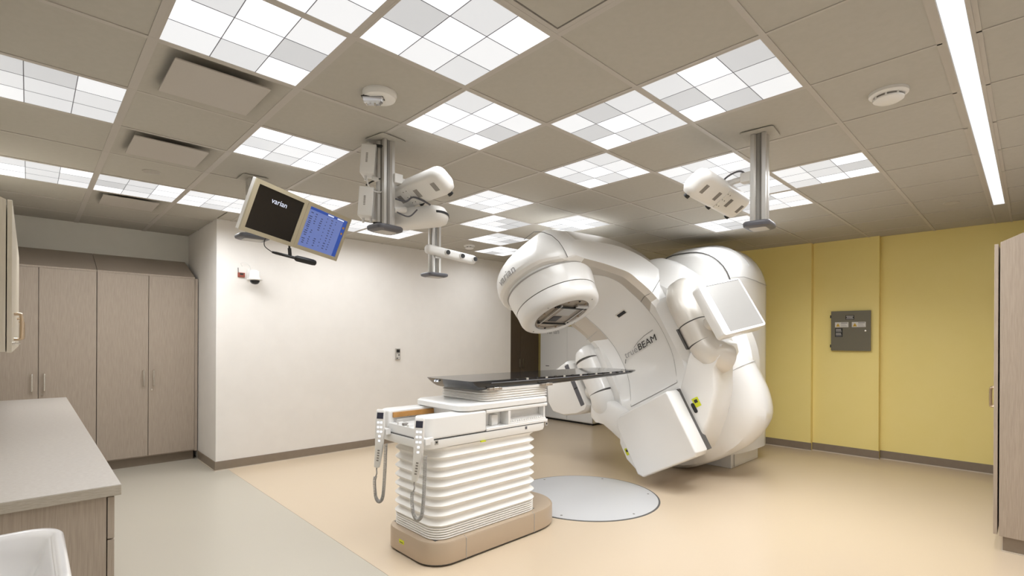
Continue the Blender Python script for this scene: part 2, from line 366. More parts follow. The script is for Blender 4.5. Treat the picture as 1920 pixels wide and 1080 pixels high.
# flush speakers, smoke detectors, strobe
def disc_speaker(name, label, x, y, r):
    t = thing(name, label, 'speaker', (x, y, H))
    MB().lathe([(r, H), (r, H-0.004), (r*0.93, H-0.006), (r*0.9, H-0.005)], (x, y, 0), 32).build('rim', M_tee, t)
    MB().lathe([(r*0.9, H), (r*0.9, H-0.0055), (r*0.4, H-0.007)], (x, y, 0), 32).build('grille', M_greyp, t)
disc_speaker('ceiling_speaker', 'small round flush ceiling speaker between the two farther diffusers', -0.309, 2.722, 0.06)
disc_speaker('ceiling_speaker', 'small round flush ceiling disc near the end of the linear light', 5.131, -1.482, 0.06)
def smoke(label, x, y, r):
    t = thing('smoke_detector', label, 'smoke detector', (x, y, H))
    MB().lathe([(r, H), (r, H-0.015), (r*0.9, H-0.022), (r*0.75, H-0.024)], (x, y, 0), 40).build('base_ring', M_pod, t)
    MB().lathe([(r*0.74, H-0.02), (r*0.74, H-0.034)], (x, y, 0), 40).build('slot_core', M_podd, t)
    MB().lathe([(r*0.78, H-0.034), (r*0.77, H-0.041), (r*0.6, H-0.05), (r*0.2, H-0.052)], (x, y, 0), 40).build('cap', M_pod, t)
    for k in range(8):
        a = k*math.pi/4; p = (x+r*0.76*math.cos(a), y+r*0.76*math.sin(a))
        B((p[0]-0.004, p[1]-0.004, H-0.036), (p[0]+0.004, p[1]+0.004, H-0.02)).build('rib', M_pod, t)
smoke('round white smoke detector near the linear light at upper right', 2.19, -1.49, 0.085)
smoke('tiny far smoke detector above the tracker bar by the white wall', 3.34, 3.331, 0.075)
x, y = 0.327, 0.363
t = thing('fire_strobe', 'round ceiling fire strobe with clear faceted lens and black lettering', 'strobe', (x, y, H))
MB().lathe([(0.088, H), (0.088, H-0.012), (0.08, H-0.03), (0.06, H-0.036)], (x, y, 0), 48).build('base', M_pod, t)
m4 = frame3((x-0.035, y+0.005, H-0.036), (0.72, -0.69, 0), (0.69, 0.72, 0), (0, 0, 1))
ln = MB(); ln.loft([[(a*1.0, b*1.0, 0) for a, b in ((-.05,-.022),(.05,-.022),(.055,0),(.05,.022),(-.05,.022),(-.055,0))], [(a*0.9, b*0.85, -.02) for a, b in ((-.05,-.022),(.05,-.022),(.055,0),(.05,.022),(-.05,.022),(-.055,0))], [(a*.6, b*.4, -.034) for a, b in ((-.05,-.022),(.05,-.022),(.055,0),(.05,.022),(-.05,.022),(-.055,0))]])
ln.mx(m4).build('lens', M_glass, t, smooth=0)
MB().box((-.056, -.025, .0), (.056, .025, .004)).mx(m4).build('lens_gasket', M_black, t)
for k in range(4):
    MB().box((-.035+k*.022, -.012, -.03), (-.028+k*.022, .012, -.0362+.004*(k % 2))).mx(m4).build('facet', M_alud if k % 2 else M_chrome, t)
fm = text_mb('FIRE', 0.036, 0.002).mx(frame3((x-0.062, y+0.040, H-0.0275), (0.62, 0.78, 0), (-0.65, 0.5, -0.55), (-0.5, 0.4, 0.75)))
fm.build('lettering', M_ink, t, smooth=0)

# ------------------------------------------------------------------ cabinetry
def pull(parent, a, b, out, m=None, r=0.0075):
    a, b, out = Vector(a), Vector(b), Vector(out)
    pth = spline([a, a+out*0.8, a+out+(b-a)*0.12, b+out-(b-a)*0.12, b+out*0.8, b], 5)
    return MB().tube(pth, r, 8).build('handle', m or M_chrome, parent)
def lockkey(parent, p, n):
    p, n = Vector(p), Vector(n)
    return MB().tube([p, p+n*0.012], 0.008, 10).tube([p+n*0.012, p+n*0.03], 0.004, 6).build('key', M_chrome, parent)
def wardrobe(label, x0, x1, m, lock=True, z1=2.13, yf=4.85, hz=(0.895, 1.065), filler=None):
    t = thing('wardrobe', label, 'wardrobe', ((x0+x1)/2, yf+0.27, 0))
    mb = MB().prism([(yf+0.022, 0.1), (YA-0.002, 0.1), (YA-0.002, z1+0.24), (yf+0.022, z1)], x0+0.001, x1-0.001, 'x')
    mb.build('carcass', m, t, smooth=0)
    B((x0+0.001, yf+0.06, 0), (x1-0.001, YA-0.01, 0.1)).build('toe_kick', M_base, t)
    xm = (x0+x1)/2
    for k, (a, b) in enumerate(((x0, xm), (xm, x1))):
        d = B((a+0.0025, yf, 0.115), (b-0.0025, yf+0.02, z1-0.004)).build('door', m, t, bevel=0.0015, seg=1)
        hx = b-0.045 if k == 0 else a+0.045
        pull(d, (hx, yf, hz[0]), (hx, yf, hz[1]), (0, -0.032, 0))
        if k == 1 and lock: lockkey(d, (a+0.03, yf, hz[0]-0.045), (0, -1, 0))
    # sloped top board
    pr_ = MB().prism([(yf-0.004, z1-0.004), (YA-0.002, z1+0.236), (YA-0.002, z1+0.254), (yf-0.004, z1+0.014)], x0+0.0015, x1-0.0015, 'x')
    pr_.build('sloped_top', m, t)
    if filler: B((x1+0.001, yf+0.01, 0.1), (filler, YA-0.01, z1+0.0)).build('filler_strip', m, t)
    return t
wardrobe('taupe two-door wardrobe in the left alcove, mostly behind the countertop', -1.365, -0.47, M_wood)
wardrobe('taupe two-door wardrobe beside the white wall corner with a key in its door', -0.469, 0.425, M_wood, filler=XC-T-0.001)
wardrobe('dark brown two-door wardrobe in the recess behind the treatment head', 5.34, 6.36, M_wooddark)
# base cabinet and countertop on the left
t = thing('base_cabinet', 'taupe base cabinet with drawers under the grey countertop', 'cabinet', (-1.08, 2.1, 0))
B((XL+0.002, 0.305, 0.1), (-0.785, 3.93, 0.86)).build('carcass', M_wood, t)
B((XL+0.002, 0.345, 0), (-0.84, 3.91, 0.1)).build('toe_kick', M_base, t)
for k in range(8):
    a = 0.305+k*0.453; b = a+0.45
    for (z0, z1) in ((0.105, 0.40), (0.405, 0.70), (0.705, 0.855)):
        d = B((-0.782, a, z0), (-0.762, b, z1)).build('drawer_front', M_wood, t, bevel=0.0012, seg=1)
ct = thing('countertop', 'speckled light grey laminate countertop along the left edge', 'countertop', (-1.07, 2.1, 0.86))
B((XL+0.002, 0.286, 0.8985), (-0.745, 3.95, 0.9)).build('surface', M_counter, ct)
B((XL+0.002, 0.285, 0.862), (-0.744, 3.951, 0.8985)).build('edge_band', M_cedge, ct, bevel=0.002, seg=2)
# upper cabinet on the left wall
t = thing('wall_cabinet', 'pale wall cabinet with sloped top at the left edge above the countertop', 'cabinet', (-1.22, 2.7, 1.36))
MB().prism([(XL+0.002, 1.36), (-1.07, 1.36), (-1.07, 2.10), (XL+0.002, 2.26)], 1.45, 3.95, 'y').build('carcass', M_woodpale, t, smooth=0)
for k in range(5):
    a = 1.45+k*0.5
    d = B((-1.066, a+0.0, 1.355), (-1.048, a+0.496, 2.10)).build('door', M_woodpale, t, bevel=0.0015, seg=1)
    yy = a+0.04 if k % 2 else a+0.456
    pull(d, (-1.048, yy, 1.42), (-1.048, yy, 1.56), (0.03, 0, 0), M_brass)
    if k == 0: lockkey(d, (-1.048, a+0.03, 1.40), (1, 0, 0))
# tall cabinet at right
t = thing('tall_cabinet', 'taupe tall cabinet with sloped top cut by the right edge', 'cabinet', (5.1, -2.15, 0))
MB().prism([(-1.853, 0.105), (-1.853, 2.115), (YN+0.002, 2.39), (YN+0.002, 0.105)], 3.80, 6.45, 'x').build('carcass', M_wood, t, smooth=0)
B((3.815, YN+0.002, 0), (6.44, -1.872, 0.105)).build('toe_kick', M_base, t)
B((3.807, YN+0.002, 0), (6.44, -1.866, 0.008)).build('toe_foot', M_caulk, t)
for k in range(6):
    a = 3.802+k*0.441
    d = B((a, -1.845, 0.112), (a+0.437, -1.824, 2.105)).build('door', M_wood, t, bevel=0.0015, seg=1)
    xx = a+0.04 if k % 2 else a+0.397
    pull(d, (xx, -1.824, 0.95), (xx, -1.824, 1.09), (0, 0.033, 0), M_brass)
# wash basin
t = thing('wash_basin', 'white ceramic wall-hung wash basin in the lower left corner', 'sink', (-1.15, -0.18, 0.6))
def bas(hx, hy, r, z, cx=-1.152, cy=-0.19): return [(p[0], p[1], z) for p in rrect(cx, cy, hx, hy, r, 8)]
MB().loft([bas(.14, .17, .08, .62), bas(.19, .23, .09, .68), bas(.235, .262, .085, .79), bas(.243, .268, .08, .835), bas(.240, .266, .08, .85), bas(.232, .26, .08, .857),
           bas(.218, .248, .075, .855), bas(.205, .237, .075, .842), bas(.192, .225, .08, .80), bas(.165, .20, .09, .74), bas(.11, .14, .09, .705), bas(.04, .04, .038, .70)]).build('bowl', M_ceram, t, smooth=60)
MB().lathe([(.025, .7005), (.025, .704), (.018, .705)], (-1.152, -0.19, 0), 20).build('drain', M_chrome, t)
MB().tube([(-1.35, -.19, .86), (-1.35, -.19, 1.0), (-1.33, -.19, 1.05), (-1.25, -.19, 1.07), (-1.2, -.19, 1.04)], 0.011, 10).build('tap', M_chrome, t)
B((XL+0.001, -0.30, 0.55), (-1.30, -0.08, 0.80)).build('wall_bracket', M_ceram, t, bevel=0.01)

# ------------------------------------------------------------------ wall-mounted things
t = thing('wall_keypad', 'small grey control keypad on the white wall', 'keypad', (2.686, YF, 1.16))
B((2.652, YF-0.022, 1.145), (2.72, YF, 1.30)).build('body', M_greyp, t, bevel=0.003)
B((2.66, YF-0.0235, 1.245), (2.712, YF-0.0215, 1.288)).build('display', M_black, t)
for a in range(2):
    for b in range(3): B((2.665+a*.025, YF-.025, 1.16+b*.022), (2.682+a*.025, YF-.021, 1.174+b*.022)).build('key', M_pod if (a+b) % 3 else M_darkgrey, t)
t = thing('dome_camera', 'white dome security camera with dark bubble on the white wall', 'camera', (0.80, YF, 2.1))
dx, dy = 0.815, YF-0.115
B((0.765, YF-0.03, 2.085), (0.865, YF, 2.20)).build('wall_plate', M_pod, t, bevel=0.004)
B((0.785, YF-0.115, 2.14), (0.845, YF-0.03, 2.19)).build('arm', M_pod, t, bevel=0.01)
MB().lathe([(0.045, 2.175), (0.052, 2.165), (0.056, 2.11), (0.062, 2.092), (0.078, 2.088), (0.078, 2.078), (0.06, 2.072)], (dx, dy, 0), 32).build('housing', M_pod, t)
MB().lathe([(0.05, 2.075), (0.049, 2.06), (0.040, 2.043), (0.026, 2.032), (0.008, 2.028)], (dx, dy, 0), 32).build('bubble', M_carbon, t)
MB().tube(spline([(0.80, YF-0.02, 2.2), (0.785, YF-0.03, 2.24), (0.74, YF-0.03, 2.27), (0.70, YF-0.02, 2.262), (0.712, YF-0.012, 2.235), (0.72, YF-0.004, 2.23)], 6), 0.0025, 6).build('cable', M_pod, t)
t = thing('red_wall_box', 'small red electrical box with antenna left of the dome camera', 'box', (0.70, YF, 2.13))
B((0.672, YF-0.02, 2.108), (0.742, YF, 2.158)).build('body', M_redbox, t, bevel=0.003)
B((0.69, YF-0.022, 2.132), (0.725, YF-0.019, 2.15)).build('window', M_ink, t)
MB().tube([(0.676, YF-0.012, 2.155), (0.673, YF-0.014, 2.21)], 0.0032, 6).build('antenna', M_ink, t)
# electrical panel on the yellow pier
XP = 6.45
t = thing('electrical_panel', 'grey-green electrical panel with warning stickers on the yellow wall', 'electrical panel', (XP, -0.43, 1.3))
y1, y0, z0, z1 = -0.217, -0.639, 1.312, 1.812
B((XP-0.03, y0+0.006, z0+0.006), (XP, y1-0.006, z1-0.006)).build('body', M_box, t)
dr = B((XP-0.042, y0, z0), (XP-0.03, y1, z1)).build('door', M_box, t, bevel=0.003, seg=2)
for z in (1.37, 1.745): B((XP-0.046, y1-0.001, z-0.018), (XP-0.026, y1+0.010, z+0.018)).build('hinge', M_black, t, bevel=0.002)
MB().lathe([(0.011, 0), (0.011, -0.006), (0.006, -0.008)], (XP-0.042, -0.585, 1.56), 16, 'x').build('lock', M_chrome, t)
def plate(nm_, ya, yb, za, zb, m, x=XP-0.042, th=0.0012): return B((x-th, min(ya, yb), za), (x, max(ya, yb), zb)).build(nm_, m, t)
plate('nameplate', -0.375, -0.468, 1.703, 1.757, M_ink)
for k in range(3): plate('print_line', -0.383-0.006*(k % 2), -0.46+0.008*(k % 2), 1.712+k*.015, 1.718+k*.015, M_paper, XP-0.0433)
for yb in (-0.262, -0.443):
    plate('warning_sticker', yb, yb-0.145, 1.608, 1.672, M_paper)
    plate('print_block', yb-0.066, yb-0.135, 1.654, 1.667, M_inkg, XP-0.0433)
    for k in range(3): plate('print_line', yb-0.066, yb-0.135+0.01*k, 1.616+k*.012, 1.620+k*.012, M_inkg, XP-0.0433)
    tri = MB().prism([(yb-0.010, 1.617), (yb-0.054, 1.617), (yb-0.032, 1.660)], XP-0.0448, XP-0.0432, 'x'); tri.build('hazard_triangle', M_amber, t)
    tri = MB().prism([(yb-0.029, 1.622), (yb-0.035, 1.622), (yb-0.032, 1.647)], XP-0.0455, XP-0.0447, 'x'); tri.build('hazard_mark', M_ink, t)
plate('data_plate', -0.262, -0.345, 1.486, 1.596, M_ink)
for k in range(6): plate('print_line', -0.272, -0.335+0.004*(k % 3), 1.498+k*.015+(0.006 if k > 2 else 0), 1.504+k*.015+(0.006 if k > 2 else 0), M_paper if k % 3 else M_inkg, XP-0.0433)

# ------------------------------------------------------------------ ceiling posts
def post(label, x, y, zb, s=0.039, rot=0.0, foot=0.10, plate=0.095):
    t = thing('ceiling_post', label, 'post', (x, y, zb), 'aluminium ceiling posts')
    m4 = Matrix.Translation((x, y, 0)) @ Matrix.Rotation(rot, 4, 'Z')
    g, d = s*0.22, s*0.3
    q = [(-s,-s),(-g-d,-s),(-g,-s+d),(g,-s+d),(g+d,-s),(s,-s)]
    poly = []
    for k in range(4):
        for (a, b) in q[:-1]:
            c, sn = [(1,0),(0,1),(-1,0),(0,-1)][k]; poly.append((a*c-b*sn, a*sn+b*c))
    MB().prism(poly, zb+0.025, H-0.012).mx(m4).build('column', M_alu, t, smooth=0)
    mb = MB()
    for k in range(4):
        b = MB().box((-g, -s+d-0.004, zb+0.026), (g, -s+d+0.004, H-0.013)).mx(Matrix.Rotation(k*math.pi/2, 4, 'Z')).mx(m4)
        # slot liner, proud of the groove floor
        b.v = [v for v in b.v]; b.build('slot_liner', M_alud, t)
    rr = lambda h, z, r=0.035: [(p[0], p[1], z) for p in rrect(0, 0, h, h*0.78, r, 5)]
    MB().loft([rr(foot*0.8, zb-0.012), rr(foot*0.97, zb-0.004), rr(foot, zb+0.008), rr(foot, zb+0.018), rr(foot*0.93, zb+0.026)]).mx(m4).build('foot_cap', M_darkgrey, t, smooth=50)
    MB().loft([rr(foot*0.62, zb-0.0135, 0.02), rr(foot*0.62, zb-0.011, 0.02)]).mx(m4).build('foot_plate', M_greyp, t)
    MB().loft([[(p[0], p[1], z) for p in rrect(0, 0, plate, plate, 0.02, 4)] for z in (H-0.010, H-0.004)]).mx(m4).build('ceiling_plate', M_tile, t, bevel=0.003)
    return t
P0, P1, P2, P3 = (0.30, 2.33), (0.662, 0.888), (2.262, -0.834), (1.989, 2.227)
post('thick aluminium ceiling post carrying two white boxes, middle left', *P1, 2.13, 0.042, R(8))
post('aluminium ceiling post at right with dark foot above the gantry', *P2, 2.135, 0.044, R(6))
post('aluminium ceiling post carrying the tracker bar near the white wall', *P3, 2.075, 0.046, R(0), 0.12)
post('aluminium ceiling post behind the double monitor', *P0, 2.23, 0.042, R(0), 0.115)
# stereo camera pods
def pod(label, c, ax, facing, L=0.72, Wd=0.17, Th=0.11, lens=3, arm=None, vents=True, taper=0.9, cable=None):
    """rounded box: long axis ax, its vented underside looks along -ez, lenses along 'facing' edge"""
    ex = Vector(ax).normalized(); ey = Vector(facing); ey = (ey - ex*ey.dot(ex)).normalized(); ez = ex.cross(ey).normalized()
    if ez.z < 0: ez = -ez
    m4 = frame3(c, ex, ey, ez)
    t = thing('camera_pod', label, 'camera', c)
    def rg(h, w, z): return [(p[0], p[1], z) for p in rrect(0, 0, h, w, 0.05, 6)]
    MB().loft([rg(L/2-.03, Wd/2-.03, -Th/2), rg(L/2-.012, Wd/2-.012, -Th/2+.006), rg(L/2, Wd/2, -Th/2+.03), rg(L/2, Wd/2, Th/2-.04), rg(L/2-.015, Wd/2-.015, Th/2-.012), rg(L/2-.04, Wd/2-.04, Th/2)]).mx(m4).build('shell', M_pod, t, smooth=50)
    for k in range(lens):
        a = -L/2+.045+k*(L-.09)/max(1, lens-1)
        MB().lathe([(.018, Wd/2-.01), (.018, Wd/2+.012), (.012, Wd/2+.014)], (a, 0, -Th/2+.035), 16, 'y').mx(m4).build('lens', M_black, t)
    if vents:
        for k in range(4):
            a = -L/2+.075+k*(L-.15)/3
            for s in range(4): MB().box((a-.020+s*.011, -.03, -Th/2-.002), (a-.014+s*.011, .03, -Th/2+.003)).mx(m4).build('vent_slot', M_podd, t)
        MB().box((-.025, -Wd/2+.02, -Th/2-.004), (.025, Wd/2-.02, -Th/2+.002)).mx(m4).build('centre_plate', M_pod, t, bevel=.001)
        for sx in (-1, 1):
            for k in range(3): MB().lathe([(.004, 0), (.004, -.003)], (sx*.017, -.045+k*.045, -Th/2-.003), 8).mx(m4).build('screw', M_podd, t)
    if arm:
        MB().tube(arm, 0.018, 10).build('bracket_arm', M_pod, t)
        a0 = Vector(arm[0]); B(tuple(a0-Vector((.03, .03, .03))), tuple(a0+Vector((.03, .03, .03)))).build('clamp_block', M_pod, t, bevel=.004)
    if cable: MB().tube(spline(cable, 6), 0.006, 6).build('cable', M_darkgrey, t)
    return t
pod('white camera pod with vents and black lenses on the right post', (2.20, -0.60, 2.375), (1, 0.04, -0.02), (0.25, 1, -0.75), 0.72, 0.18, 0.11, 3,
    arm=[(P2[0]-.02, P2[1]+.07, 2.45), (P2[0]-.04, P2[1]+.14, 2.44), (2.19, -0.64, 2.41)], cable=[(2.24, -.78, 2.44), (2.21, -.74, 2.49), (2.16, -.68, 2.46), (2.2, -.6, 2.42)])
pod('upper white camera pod with vents right of the left post', (0.84, 0.83, 2.41), (0.02, -1, 0.02), (1, 0.05, -0.75), 0.70, 0.18, 0.11, 3,
    arm=[(P1[0]+.07, P1[1]-.02, 2.47), (P1[0]+.12, P1[1]-.04, 2.46), (0.80, 0.82, 2.44)], cable=[(.72, .86, 2.34), (.76, .80, 2.32), (.80, .78, 2.35), (.85, .74, 2.33), (.88, .70, 2.30)])
# lower smooth pod (seen from the side)
c = Vector((0.895, 0.875, 2.262)); t = thing('scanner_pod', 'smooth white scanner pod with black front edge, lower one on the left post', 'scanner', c)
m4 = frame3(c, (0.55, -0.83, 0.05), (0.83, 0.55, -0.1), (-0.05, 0.1, 1))
def sp(h, w, z): return [(p[0], p[1], z) for p in rrect(0, 0, h, w, min(h, w)*0.95, 8)]
MB().loft([sp(.17, .045, -.075), sp(.20, .075, -.06), sp(.215, .088, -.025), sp(.215, .088, .0), sp(.20, .078, .03), sp(.16, .05, .045)]).mx(m4).build('shell', M_pod, t, smooth=60)
MB().loft([sp(.2165, .0895, -.020), sp(.2165, .0895, -.004)]).mx(m4 @ Matrix.Translation((.003, .003, 0))).build('front_edge', M_black, t)
MB().tube([(P1[0]+.05, P1[1]-.02, 2.27), (.80, .87, 2.285)], 0.02, 10).build('bracket_arm', M_pod, t)
MB().tube(spline([(.72, .84, 2.25), (.77, .78, 2.22), (.82, .76, 2.27)], 6), 0.005, 6).build('cable', M_darkgrey, t)
# two white boxes on the left side of post 1
def wbox(label, c, rz, tilt):
    t = thing('amplifier_box', label, 'box', c)
    m4 = Matrix.Translation(c) @ Matrix.Rotation(rz, 4, 'Z') @ Matrix.Rotation(tilt, 4, 'Y')
    rg = lambda x: [(x, p[0], p[1]) for p in rrect(0, 0, .065, .095, .012, 3)]
    MB().loft([rg(-.045), rg(.045)]).mx(m4).build('casing', M_pod, t, bevel=.006)
    for k in range(7): MB().box((-.012, -.0665, -.025+k*.009), (.000, -.0645, -.0205+k*.009)).mx(m4).build('lettering', M_podd, t)
    MB().tube([(-.02, .0, -.095), (-.02, .0, -.125)], .008, 8).mx(m4).build('plug', M_pod, t)
    MB().tube([(.03, -.01, -.095), (.03, -.01, -.125)], .008, 8).mx(m4).build('plug', M_pod, t)
    return t, m4
b1, m1 = wbox('upper white box hung left of the left post', (0.592, 0.962, 2.575), R(-40), R(4))
b2, m2 = wbox('lower white box hung left of the left post, with two plugs', (0.585, 0.975, 2.305), R(-40), R(4))
MB().tube([(P1[0]-.03, P1[1]-.03, 2.655), (0.60, 0.93, 2.675)], .009, 8).build('bracket', M_black, b1)
MB().tube([(P1[0]-.03, P1[1]+.02, 2.45), (0.60, 0.93, 2.46)], .016, 8).build('arm', M_pod, b1)
MB().tube(spline([(0.565, 0.95, 2.455), (0.57, 0.93, 2.40), (0.60, 0.90, 2.37), (0.635, 0.88, 2.375), (0.64, 0.875, 2.42)], 6), .005, 6).build('cable', M_pod, b1)
MB().tube([(P1[0]-.03, P1[1]-.03, 2.165), (0.605, 0.93, 2.175)], .009, 8).build('bracket', M_black, b2)
MB().tube(spline([(0.57, 0.97, 2.42), (0.60, 0.93, 2.445), (0.64, 0.88, 2.46)], 6), .005, 6).build('cable', M_black, b2)
# three-lens tracker bar on post 3
t = thing('tracker_bar', 'white three-lens infrared tracker bar on the post near the white wall', 'tracker', (2.1, 2.15, 2.31))
a, b = Vector((1.86, 2.15, 2.325)), Vector((2.40, 2.12, 2.275)); ex = (b-a).normalized(); m4 = frame3((a+b)/2, ex, (0, 1, 0), ex.cross(Vector((0, 1, 0))))
L = (b-a).length
MB().loft([[(x, p[0], p[1]) for p in rrect(0, 0, r, r*1.1, r*.8, 5)] for x, r in ((-L/2-.03, .02), (-L/2-.015, .036), (-L/2, .042), (L/2, .042), (L/2+.015, .036), (L/2+.03, .02))]).mx(m4).build('shell', M_pod, t, smooth=50)
for q in (-.08, .1, L/2-.01): MB().lathe([(.03, -.038), (.03, -.055), (.026, -.06)], (q, 0, 0), 20, 'y').mx(m4).build('lens_rim', M_pod, t); MB().lathe([(.023, -.055), (.023, -.068), (.016, -.069)], (q, 0, 0), 16, 'y').mx(m4).build('lens', M_black, t)
B((1.96, 2.17, 2.25), (2.03, 2.2, 2.29)).build('mount', M_alu, t)
# double monitor
def mon_m():
    yw, pt, rl = 0.30, 0.365, 0.115
    return Matrix.Translation((0.532, 1.935, 2.32)) @ (Matrix.Rotation(yw, 3, 'Z') @ Matrix.Rotation(pt, 3, 'X') @ Matrix.Rotation(rl, 3, 'Y')).to_4x4()
mm = mon_m(); MW, MH = 0.90, 0.38
dm = thing('double_monitor', 'pair of joined beige monitors tilted down from a ceiling post', 'monitor', (0.53, 1.935, 2.32))
for k, s in enumerate((-1, 1)):
    cx = s*MW/4; f = dict()
    x0, x1 = (cx-MW/4+.001, cx+MW/4-.001)
    mb = MB(); w = .030
    mb.box((x0, 0, -MH/2), (x1, .018, -MH/2+w)); mb.box((x0, 0, MH/2-w), (x1, .018, MH/2)); mb.box((x0, 0, -MH/2+w), (x0+w, .018, MH/2-w)); mb.box((x1-w, 0, -MH/2+w), (x1, .018, MH/2-w))
    mb.mx(mm).build('bezel', M_bezel, dm)
    MB().box((x0, .018, -MH/2), (x1, .055, MH/2)).mx(mm).build('housing', M_pod, dm, bevel=.004)
    sc = MB().box((x0+w, .006, -MH/2+w), (x1-w, .012, MH/2-w)).mx(mm).build('screen', M_scr1 if k == 0 else M_scr2, dm)
    if k == 0:
        m4 = mm @ Matrix(((1, 0, 0, cx+.0), (0, 0, -1, .0052), (0, 1, 0, .085), (0, 0, 0, 1)))
        text_mb('varian', .055, .001).mx(m4).build('lettering', M_scrw, sc, smooth=0)
    else:
        def pc(nm_, xa, xb, za, zb, m): MB().box((xa, .0046, za), (xb, .0058, zb)).mx(mm).build(nm_, m, sc)
        pc('title_bar', x0+w, x1-w, .138, .158, M_scr3); pc('side_bar', x1-w-.038, x1-w, -.158, .138, M_scr3)
        def pt_(nm_, xa, xb, za, zb, m): MB().box((xa, .0036, za), (xb, .0045, zb)).mx(mm).build(nm_, m, sc)
        pt_('title_text', x0+.21, x0+.27, .143, .153, M_scrw); pt_('title_text', x0+.31, x0+.38, .143, .153, M_scrw)
        pt_('icon', x1-w-.028, x1-w-.010, .085, .103, M_scro); pt_('icon', x1-w-.028, x1-w-.010, .035, .053, M_scro)
        rnd = random.Random(3)
        for col_, (xa, n_, wd_) in enumerate(((x0+.045, 16, .030), (x0+.098, 14, .018), (x0+.150, 14, .026), (x0+.21, 9, .012), (x0+.255, 12, .022), (x0+.30, 12, .014))):
            for r_ in range(n_):
                z = .118-r_*(.262/n_)-rnd.random()*.003; ww = wd_*(.5+.5*rnd.random())
                if rnd.random() < .14: continue
                pt_('text_row', xa+(wd_-ww), xa+wd_, z-.0036, z+.0036, M_scrt)
B((.30-.05, 2.2, 2.36), (.30+.05, 2.29, 2.46)).build('mount_block', M_darkgrey, dm)
MB().tube([(.30, 2.25, 2.40), (.45, 2.10, 2.38), (.53, 1.99, 2.335)], .025, 10).build('mount_arm', M_pod, dm)
# microphone under it
pm = mm @ Vector((-.01, .03, -MH/2))
mc = thing('shotgun_microphone', 'black shotgun microphone with thin cable under the double monitor', 'microphone', pm)
q = Vector((0.512, 1.99, 2.06)); ax = Vector((.42, -.12, -.085)).normalized()
MB().tube([pm, pm+Vector((0, 0, -.02))], .008, 8).tube([pm+Vector((0, 0, -.02)), pm+Vector((.005, 0, -.075))], .014, 8).build('clip', M_black, mc)
q = pm+Vector((.005, 0, -.085))
MB().tube([q-ax*.13, q-ax*.10, q+ax*.05], [.008, .011, .012], 10).build('body', M_black, mc)
MB().tube([q+ax*.035, q+ax*.05, q+ax*.17, q+ax*.19, q+ax*.197], [.016, .024, .024, .02, .008], 14).build('windscreen', M_black, mc)
MB().tube(spline([q-ax*.13, q-ax*.18+Vector((0, 0, .03)), q-ax*.18+Vector((0, 0, .08)), q-ax*.14+Vector((0, .02, .14))], 8), .0035, 6).build('cable', M_black, mc)

# ------------------------------------------------------------------ control cabinet in the far recess
t = thing('control_cabinet', 'white machine control cabinet standing in the far recess behind the couch', 'cabinet', (6.05, 3.62, 0))
B((5.757, 3.05, 0.035), (6.36, 4.24, 1.665)).build('casing', M_shell, t, bevel=0.012)
for a, b in ((3.058, 3.60), (3.606, 4.232)): B((5.75, a, 0.05), (5.7575, b, 1.65)).build('door', M_shell, t, bevel=0.004)
B((5.80, 3.08, 0.0), (6.34, 4.2, 0.035)).build('plinth', M_black, t)
B((5.748, 4.02, 0.955), (5.751, 4.10, 0.968)).build('vent_slot', M_gap, t)
B((5.7475, 3.05, 0.05), (5.757, 3.057, 1.65)).build('edge_trim', M_gap2, t)
text_mb('varian', .125, .002).mx(frame3((5.7475, 3.93, 1.575), (0, -1, 0), (0, 0, 1), (-1, 0, 0))).build('lettering', M_inkg, t, smooth=0)

# ------------------------------------------------------------------ linear accelerator
TH = R(29); CT, ST = math.cos(TH), math.sin(TH); IX, IY, IZ = 2.70, 0.85, 1.16
def TW(x, u, w): return (IX+x, IY+u*CT+w*ST, IZ-u*ST+w*CT)
LA = thing('linear_accelerator', 'large white medical linear accelerator with tilted gantry and round treatment head', 'linear accelerator', (5.0, 0.85, 0))
# stand
def arch(X, hw, top, r, zb=0.17, yc=0.85):
    pts = [(X, yc-hw, zb)]
    for k in range(0, 11):
        a = R(180-90*k/10); pts.append((X, yc-hw+r+r*math.cos(a), top-r*1.0+r*math.sin(a)))
    for k in range(0, 11):
        a = R(90-90*k/10); pts.append((X, yc+hw-r+r*math.cos(a), top-r+r*math.sin(a)))
    pts.append((X, yc+hw, zb)); return pts
st = MB().loft([arch(4.56, .50, 2.40, .46), arch(4.58, .535, 2.44, .48), arch(4.64, .565, 2.48, .50), arch(4.80, .60, 2.545, .52), arch(5.05, .625, 2.595, .54), arch(5.38, .625, 2.595, .54), arch(5.47, .61, 2.575, .53), arch(5.50, .57, 2.53, .5)]).build('stand', M_shell, LA, smooth=50)
B((4.665, 0.32, 0), (5.45, 1.38, 0.172)).build('stand_base', M_shell, LA, bevel=0.008)
B((4.70, 0.315, 0.03), (5.40, 0.321, 0.15)).build('base_panel', M_shell, LA, bevel=0.003)
MB().tube([(4.72, 0.312, 0.02), (4.72, 0.312, 0.168)], .005, 6).build('base_seam', M_gap2, LA)
MB().tube([Vector(p)+Vector((-0.004, 0, 0)) for p in arch(4.60, .553, 2.462, .487)[1:-1]], .007, 6).build('arch_seam', M_gap, LA)
MB().tube([Vector(p) for p in arch(5.05, .627, 2.597, .54)[4:-4]], .0035, 6).build('cover_seam', M_gap2, LA)
MB().tube([(4.60, .305, 2.13), (4.80, .245, 2.15), (5.05, .222, 2.13), (5.42, .222, 2.10)], .0035, 6).build('cover_seam', M_gap2, LA)
MB().lathe([(.034, -.006), (.034, .002)], (5.05, 0.222, 1.06), 20, 'y').build('button_ring', M_shell2, LA); MB().lathe([(.022, -.018), (.022, .0)], (5.05, 0.222, 1.06), 20, 'y').build('stop_button', M_red, LA)
